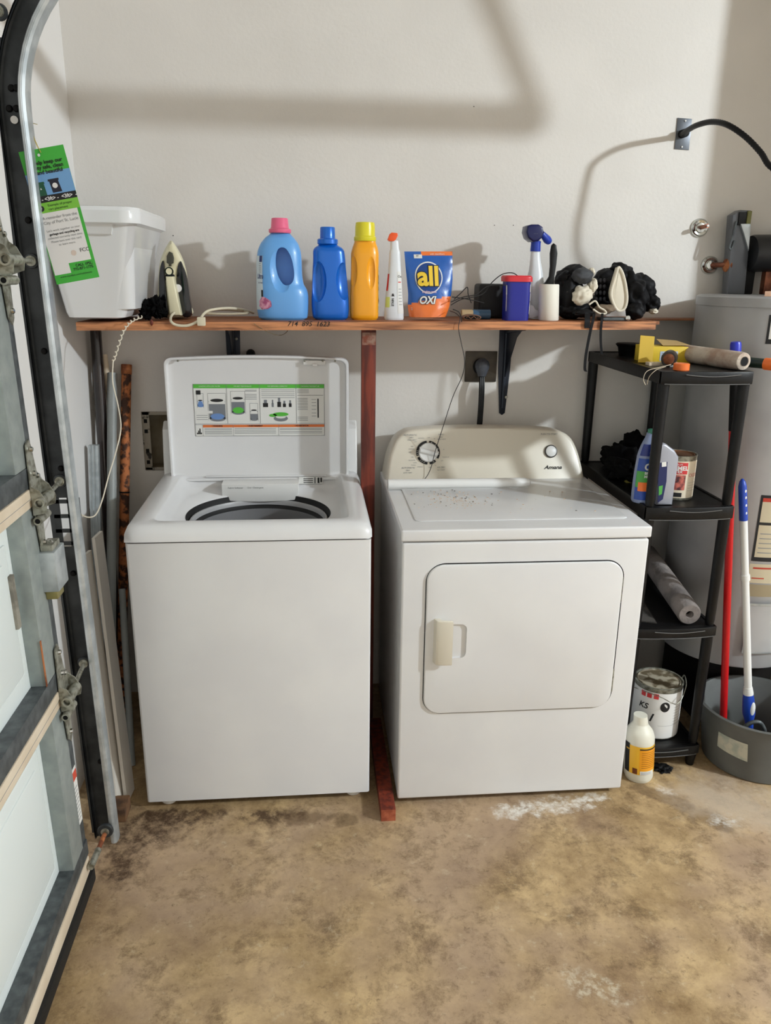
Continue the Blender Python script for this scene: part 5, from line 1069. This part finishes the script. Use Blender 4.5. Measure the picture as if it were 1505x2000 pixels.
# detergent pouch
y5 = .52
t = thing('detergent_pouch', 'blue and orange detergent pouch printed all OXI standing on shelf', 'pouch', at(838, 620, y=y5))
lft = [(790, 493), (792, 520), (795, 550), (797, 575), (796, 600), (799, 619)]; rgt = [(884, 490), (884, 515), (884, 545), (881, 575), (877, 600), (870, 619)]
def edge(E, py):
    for (x1, y1_), (x2, y2_) in zip(E, E[1:]):
        if py <= y2_: return x1+(x2-x1)*(py-y1_)/(y2_-y1_)
    return E[-1][0]
def pouchP(u, v, front=True, off=0.):
    py = 491+v*128; px = edge(lft, py)*(1-u)+edge(rgt, py)*u; bul = .032*(math.sin(math.pi*max(0, min(1, u)))**.6)*(max(0, min(1, (v-.03)))**.7)
    wr = .0022*noise.noise(Vector((u*5, v*7, 3))) if v > .1 else 0
    p_ = at(px, py, y=y5); p_.y += (-bul-wr-off if front else bul*.8)+.01*(1-v)
    p_.z = max(p_.z, SZ(p_.x)+.001); return p_
nu, nv = 26, 32; mbp = MB(); mpo = mat('pouch_blue', (30, 92, 176), .28, coat=.3, bump=.3, bscale=35); mpr = mat('pouch_orange', (238, 122, 54), .3, coat=.3, bump=.3, bscale=35)
for front in (True, False):
    vs_ = [pouchP(i/nu, j/nv, front) for j in range(nv+1) for i in range(nu+1)]
    fo, fb = [], []
    for j in range(nv):
        for i in range(nu):
            a = j*(nu+1)+i; fc = [a, a+nu+1, a+nu+2, a+1] if front else [a, a+1, a+nu+2, a+nu+1]; u, v = (i+.5)/nu, (j+.5)/nv
            lim = .80-.13*u+.03*noise.noise(Vector((u*9, v*9, 0)))
            (fo if (v > lim or (v < .075 and u > .36)) else fb).append(fc)
    mbp.raw(vs_, fb, mpo); mbp.raw(vs_, fo, mpr)
PF = lambda u0, v0: (lambda u, v, w_: pouchP(u0+u/.16, v0-v/.215, True, .0012+w_))
def pel(u, v, ru, rv, m, o_, n=36): vs_ = [pouchP(u+ru*math.cos(2*math.pi*k/n)*r_, v+rv*math.sin(2*math.pi*k/n)*r_, True, o_) for r_ in (1, .66, .33) for k in range(n)]; c_ = pouchP(u, v, True, o_); mbp.raw(vs_+[c_], [[i*n+k, i*n+(k+1) % n, (i+1)*n+(k+1) % n, (i+1)*n+k] for i in range(2) for k in range(n)]+[[2*n+k, 2*n+(k+1) % n, 3*n] for k in range(n)], m)
pel(.47, .40, .30, .245, m_paper, .001); pel(.47, .40, .275, .225, mat('pouch_navy', (24, 66, 136), .35), .0016)
mbp.text('all', .088, PF(.46, .39), mat('outline_navy', (12, 22, 52), .5), bold=.0055, depth=.002); mbp.text('all', .088, PF(.46, .39), mat('logo_yellow', (240, 204, 64), .4), bold=.0028, depth=.003)
mbp.text('mighty pacs', .011, PF(.47, .615), mat('pale_pink', (222, 196, 214), .4), depth=.002, bold=.0003)
mbp.text('OXI', .034, PF(.43, .745), m_ink, bold=.0026, shear=.15, depth=.002); mbp.text('OXI', .034, PF(.43, .745), m_white, bold=.0012, shear=.15, depth=.003)
vs_ = [pouchP(.19+.17*i/4, .045+.06*j/2, True, .0012) for j in range(3) for i in range(5)]; mbp.raw(vs_, [[j*5+i, j*5+i+1, (j+1)*5+i+1, (j+1)*5+i] for j in range(2) for i in range(4)], m_paper); mbp.text('#1', .009, PF(.27, .065), m_ink, depth=.002)
mbp.text('with stainlifters', .0078, PF(.68, .04), m_paper, depth=.002); mbp.text('2', .012, PF(.08, .875), m_paper, depth=.002)
mbp.build('pouch_bag', t)
# cables, cylinders, black box
mb = MB(); mk = m_ink
for pts, y_ in ((((882, 580), (905, 583), (930, 588), (945, 592)), .50), (((880, 596), (900, 585), (925, 580), (945, 572), (960, 552), (980, 536), (1000, 533), (1012, 540)), .52), (((886, 585), (900, 572), (912, 561), (914, 575), (920, 592)), .50), (((880, 590), (905, 580), (930, 575), (950, 560), (975, 556), (990, 558)), .48), (((884, 604), (896, 610), (901, 625), (899, 640)), .42)):
    mb.tube(catmull([at(*q, y=y_) for q in pts], 6), .0016, mk, 6)
tag(mb.build('tangled_wires'), 'tangled thin black wires between the pouch and black box', 'wires')
mb = MB(); q = at(934, 602, y=.55); q.z = SZ(q.x)+.0165; mb.tube([q-XA*.058, q-XA*.02], .016, mat('tan_tip', (184, 156, 116), .6), 20); mb.tube([q-XA*.02, q+XA*.04], .0165, mat('steel_blue', (58, 92, 122), .4), 20); tag(mb.build('small_can'), 'small blue and tan cylinder lying on shelf behind the wires', 'cylinder')
mb = MB(); q = at(922, 614, y=.47); zq = SZ(q.x)+.0105
pts = [Vector((q.x+.031*math.cos(a*.5236)*(1), .47, zq+.0095*math.sin(a*.5236))) for a in range(12)]
mb.poly([p_+Vector((0, 0, 0)) for p_ in catmull(pts, 3, True)], (0, .035, 0), mat('brown_leather', (110, 72, 48), .6), .001); mb.poly([Vector((q.x+(p_.x-q.x)*.86, .4685, zq+(p_.z-zq)*.68)) for p_ in pts], (0, .002, 0), m_dark); mb.tube([Vector((q.x-.02+.005*k, .467, zq+.004*math.sin(k*1.6))) for k in range(9)], .0016, mat('brown_leather', (0, 0, 0)), 6)
tag(mb.build('rolled_strap'), 'brown rolled leather band at the shelf front edge', 'strap')
mb = MB(); a, b_ = at(934, 614, y=.60), at(992, 556, y=.60); mb.box(a.x, b_.x, .60, .70, SZ(a.x), b_.z+.002, mat('box_black', (12, 12, 14), .6), .012, 3); tag(mb.build('black_case'), 'black case behind the blue tub with red lid', 'case')
# blue tub with red lid
y6 = .505
t = thing('wipes_tub', 'dark blue plastic tub with red lid on the shelf', 'tub', at(1006, 620, y=y6))
rows = settle(rowspx([(622, 982, 1028), (600, 983, 1030), (570, 984, 1032), (549, 984, 1033)], y6, .9)); L6 = Loft(rows, y6, 4.5); mb = MB(); L6.mesh(mb, mat('tub_blue', (26, 34, 138), .3), 48); mb.build('tub_body', t)
mb = MB(); rows = rowspx([(550, 981, 1036), (546, 981, 1036), (541, 981, 1036), (538, 983, 1034)], y6, .9); L7 = Loft(rows, y6, 4.5); L7.mesh(mb, mat('lid_red', (206, 46, 56), .35), 48); mb.build('lid', t)
mb = MB(); z6 = lambda py: at(1005, py, y=y6).z
L6.patch(mb, m_paper, -1.15, -.95, z6(575), z6(557), .0008, 4, 3); L6.patch(mb, m_paper, -1.1, -.98, z6(607), z6(574), .0008, 4, 3); mb.build('side_sticker', t); mb = MB(); q = L6.fn(.92, z6(592), .0012); mb.text('mighty pacs', .014, lambda u, v, w_: q(-v*.9, u, w_), m_paper, bold=.0004); L6.patch(mb, m_paper, .85, 1.15, z6(570), z6(555), .0008, 4, 3); mb.build('label', t)
# white spray bottle with blue trigger head
y7 = .60
t = thing('spray_bottle', 'tall white spray bottle with dark blue trigger head', 'spray bottle', at(1044, 620, y=y7))
rows = settle(rowspx([(618, 1029, 1063), (612, 1027, 1064), (575, 1028, 1063), (548, 1029, 1061), (540, 1030, 1060), (525, 1033, 1058), (508, 1035, 1055), (494, 1036, 1054), (490, 1036, 1054)], y7, .8)); L8 = Loft(rows, y7, 2.3); mb = MB(); L8.mesh(mb, mat('bottle_white', (0, 0, 0)), 44)
mb.build('bottle_body', t)
mtb = mat('trigger_blue', (28, 60, 168), .35)
mb = MB(); c8 = L8.rows[-1]; mb.lathe([(.017, 0), (.0175, .003), (.0165, .026), (.0175, .032), (.012, .036)], (c8[1], y7, c8[0]-.002), mtb, 28)
hd = at(1047, 456, y=y7-.04); Rh = Matrix.Rotation(math.radians(8), 3, 'X')
mb.poly([at(*q, y=y7-.05) for q in ((1030, 441), (1038, 438), (1052, 438), (1060, 443), (1062, 452), (1059, 464), (1051, 471), (1041, 472), (1032, 465), (1028, 453))], (0, .07, 0), mat('head_navy', (14, 22, 78), .3), .006, 3)
mb.tube([at(1058, 456, y=y7-.02), at(1068, 468, y=y7-.01), at(1071, 471, y=y7)], [.009, .014, .012], mtb, 20)
q = at(1046, 456, y=y7-.0503); mb.text('- - -', .009, plane_fn(q, XA, ZA), m_grayink); mb.build('trigger_head', t)
mb = MB(); mb.poly([Vector((v.x, v.y, max(v.z, SZ(v.x)))) for v in [at(*q, y=.53) for q in ((1033, 621), (1032, 600), (1036, 595), (1042, 598), (1045, 604), (1052, 607), (1052, 617), (1043, 620), (1040, 622))]], (0, .02, 0), m_white, .003); tag(mb.build('white_clip'), 'small white plastic clip on shelf between blue tub and lint roller', 'clip')
# lint roller
y9 = .50
t = thing('lint_roller', 'white lint roller standing upright with black handle', 'lint roller', at(1071, 620, y=y9))
rows = settle(rowspx([(620, 1053, 1089, 1), (618, 1052, 1090, 1), (557, 1053, 1091, 1), (555, 1054, 1090, 1)], y9, 1)); L9 = Loft(rows, y9, 2, 1); mb = MB(); L9.mesh(mb, mat('lint_paper', (232, 228, 216), .6), 48); mb.build('roll', t)
mb = MB(); hp = [(1074, 556), (1073, 545), (1073, 528), (1073, 510), (1074, 492), (1077, 478), (1082, 474), (1086, 478), (1088, 492), (1087, 510), (1084, 530), (1082, 545), (1080, 556)]
mb.poly([at(*q, y=y9-.009) for q in ((1060, 556), (1066, 551), (1073, 540), (1075, 520), (1075, 495), (1078, 479), (1082, 475), (1087, 479), (1089, 495), (1087, 515), (1083, 540), (1082, 556))], (0, .018, 0), m_blk, .005, 3); mb.build('handle', t)

# heap of padded gear
mlin = mat('cream_lining', (220, 212, 194), .9, bump=.12, bscale=40); mnv = mat('black_nylon', (9, 9, 13), .65, spec=.25, bump=.15, bscale=45); mgn = mat('charcoal_panel', (56, 58, 62), .7)
def bl(mb, px, py, rx, ry, rz, m, sd, y=.56, amp=.25, rot=None): q = at(px, py, y=y); q.z = max(q.z, SZ(q.x)+rz*.72); mb.blob(q, (rx, ry, rz), m, sd, amp, 2.2, 3, rot)
t = thing('padded_glove', 'black padded glove with cream lining flopped on shelf next to lint roller', 'glove', at(1120, 620, y=.56))
mb = MB(); bl(mb, 1108, 570, .045, .07, .075, mnv, 1); bl(mb, 1120, 535, .05, .05, .030, mnv, 2, .57); bl(mb, 1100, 545, .025, .05, .03, mnv, 3); bl(mb, 1118, 605, .06, .06, .030, mnv, 4); mb.build('shell', t)
mb = MB(); bl(mb, 1137, 539, .036, .03, .026, mgn, 5, .50, .15, .1); mb.build('cuff', t)
mb = MB(); bl(mb, 1136, 577, .036, .03, .030, mlin, 6, .49, .25, -.5); bl(mb, 1156, 558, .016, .025, .024, mlin, 7, .50); mb.build('lining', t); mb = MB(); bl(mb, 1154, 531, .012, .02, .013, mlin, 8, .51); mb.build('lining', t)
t = thing('padded_bag', 'black quilted bag with gaping cream lined opening at shelf right end', 'bag', at(1215, 620, y=.57))
mb = MB(); bl(mb, 1185, 555, .05, .06, .055, mnv, 11, .60); bl(mb, 1210, 535, .045, .05, .035, mnv, 12, .60, .3, .3); bl(mb, 1235, 575, .045, .07, .075, mnv, 13, .57, .3, -.3); bl(mb, 1255, 560, .05, .05, .035, mnv, 14, .60, .2, .8); bl(mb, 1268, 592, .035, .05, .03, mnv, 15, .60, .2, .5); bl(mb, 1240, 608, .03, .04, .028, mnv, 16, .50, .2, .5); bl(mb, 1175, 590, .04, .06, .03, mnv, 17, .62); mb.build('shell', t)
mb = MB(); op = catmull([Vector((a, b_, 0)) for a, b_ in ((1208, 522), (1216, 535), (1222, 560), (1224, 585), (1219, 603), (1207, 607), (1198, 594), (1193, 573), (1199, 548), (1204, 532))], 4, True)
mb.poly([at(v.x, v.y, y=.488) for v in op], (0, .03, 0), mlin, .004); mb.tube([at(v.x, v.y, y=.486) for v in op], .0045, mat('piping_cream', (226, 218, 200), .7), 8, closed=True)
mb.build('lining', t); mb = MB(); bl(mb, 1275, 608, .014, .02, .010, mlin, 18, .56); mb.build('lining', t)
mb = MB()
for i in range(3):
    for j in range(4): q = at(1164+i*8, 548+j*12, y=.535); mb.blob(q, (.006, .004, .008), mat('quilt_sheen', (44, 46, 56), .45), i+j, .1, sub=2)
mb.build('quilting', t)
t = thing('strap_bundle', 'striped strap with cream piping and two black ties hanging off shelf edge', 'straps', at(1165, 600, y=.47))
mb = MB(); bl(mb, 1180, 604, .035, .03, .016, mat('taupe_cloth', (120, 104, 86), .85), 21, .49); bl(mb, 1140, 612, .035, .03, .014, mnv, 22, .48); mb.tube(catmull([at(*q, y=.455) for q in ((1150, 595), (1162, 588), (1170, 600), (1180, 606), (1183, 612), (1170, 612), (1158, 604))], 6), .003, mlin, 8); mb.build('pad', t)
mb = MB()
def strap(pts, wd, m):
    P = catmull([at(a, b_, y=c_) for a, b_, c_ in pts], 6); vs_ = []
    for p_ in P: vs_ += [p_-XA*wd/2, p_+XA*wd/2, p_+XA*wd/2+YA*.002, p_-XA*wd/2+YA*.002]
    fs_ = []
    for i in range(len(P)-1):
        for k in range(4): fs_.append([i*4+k, i*4+(k+1) % 4, i*4+4+(k+1) % 4, i*4+4+k])
    fs_ += [[0, 3, 2, 1], [len(vs_)-4, len(vs_)-3, len(vs_)-2, len(vs_)-1]]; mb.raw(vs_, fs_, m, False)
strap(((1160, 612, .43), (1158, 625, .409), (1153, 645, .409), (1147, 675, .409), (1143, 700, .409), (1142, 722, .409), (1146, 726, .409)), .009, mnv)
strap(((1176, 612, .43), (1175, 625, .409), (1173, 645, .409), (1173, 670, .409), (1175, 692, .409)), .008, mnv); strap(((1147, 612, .43), (1147, 625, .408), (1146, 641, .408)), .018, mnv); mb.build('tie', t)
mb = MB(); q = at(1205, 619, y=.47); mb.box(q.x-.055, q.x+.035, .45, .52, SZ(q.x)+.001, SZ(q.x)+.010, m_galvd, .003); mb.lathe([(.008, 0), (.008, -.004), (.003, -.005)], (q.x+.028, .45, SZ(q.x)+.010), m_chrome, 16, axis='Y'); tag(mb.build('flat_gadget'), 'flat grey metal gadget on shelf under the padded bag', 'gadget')
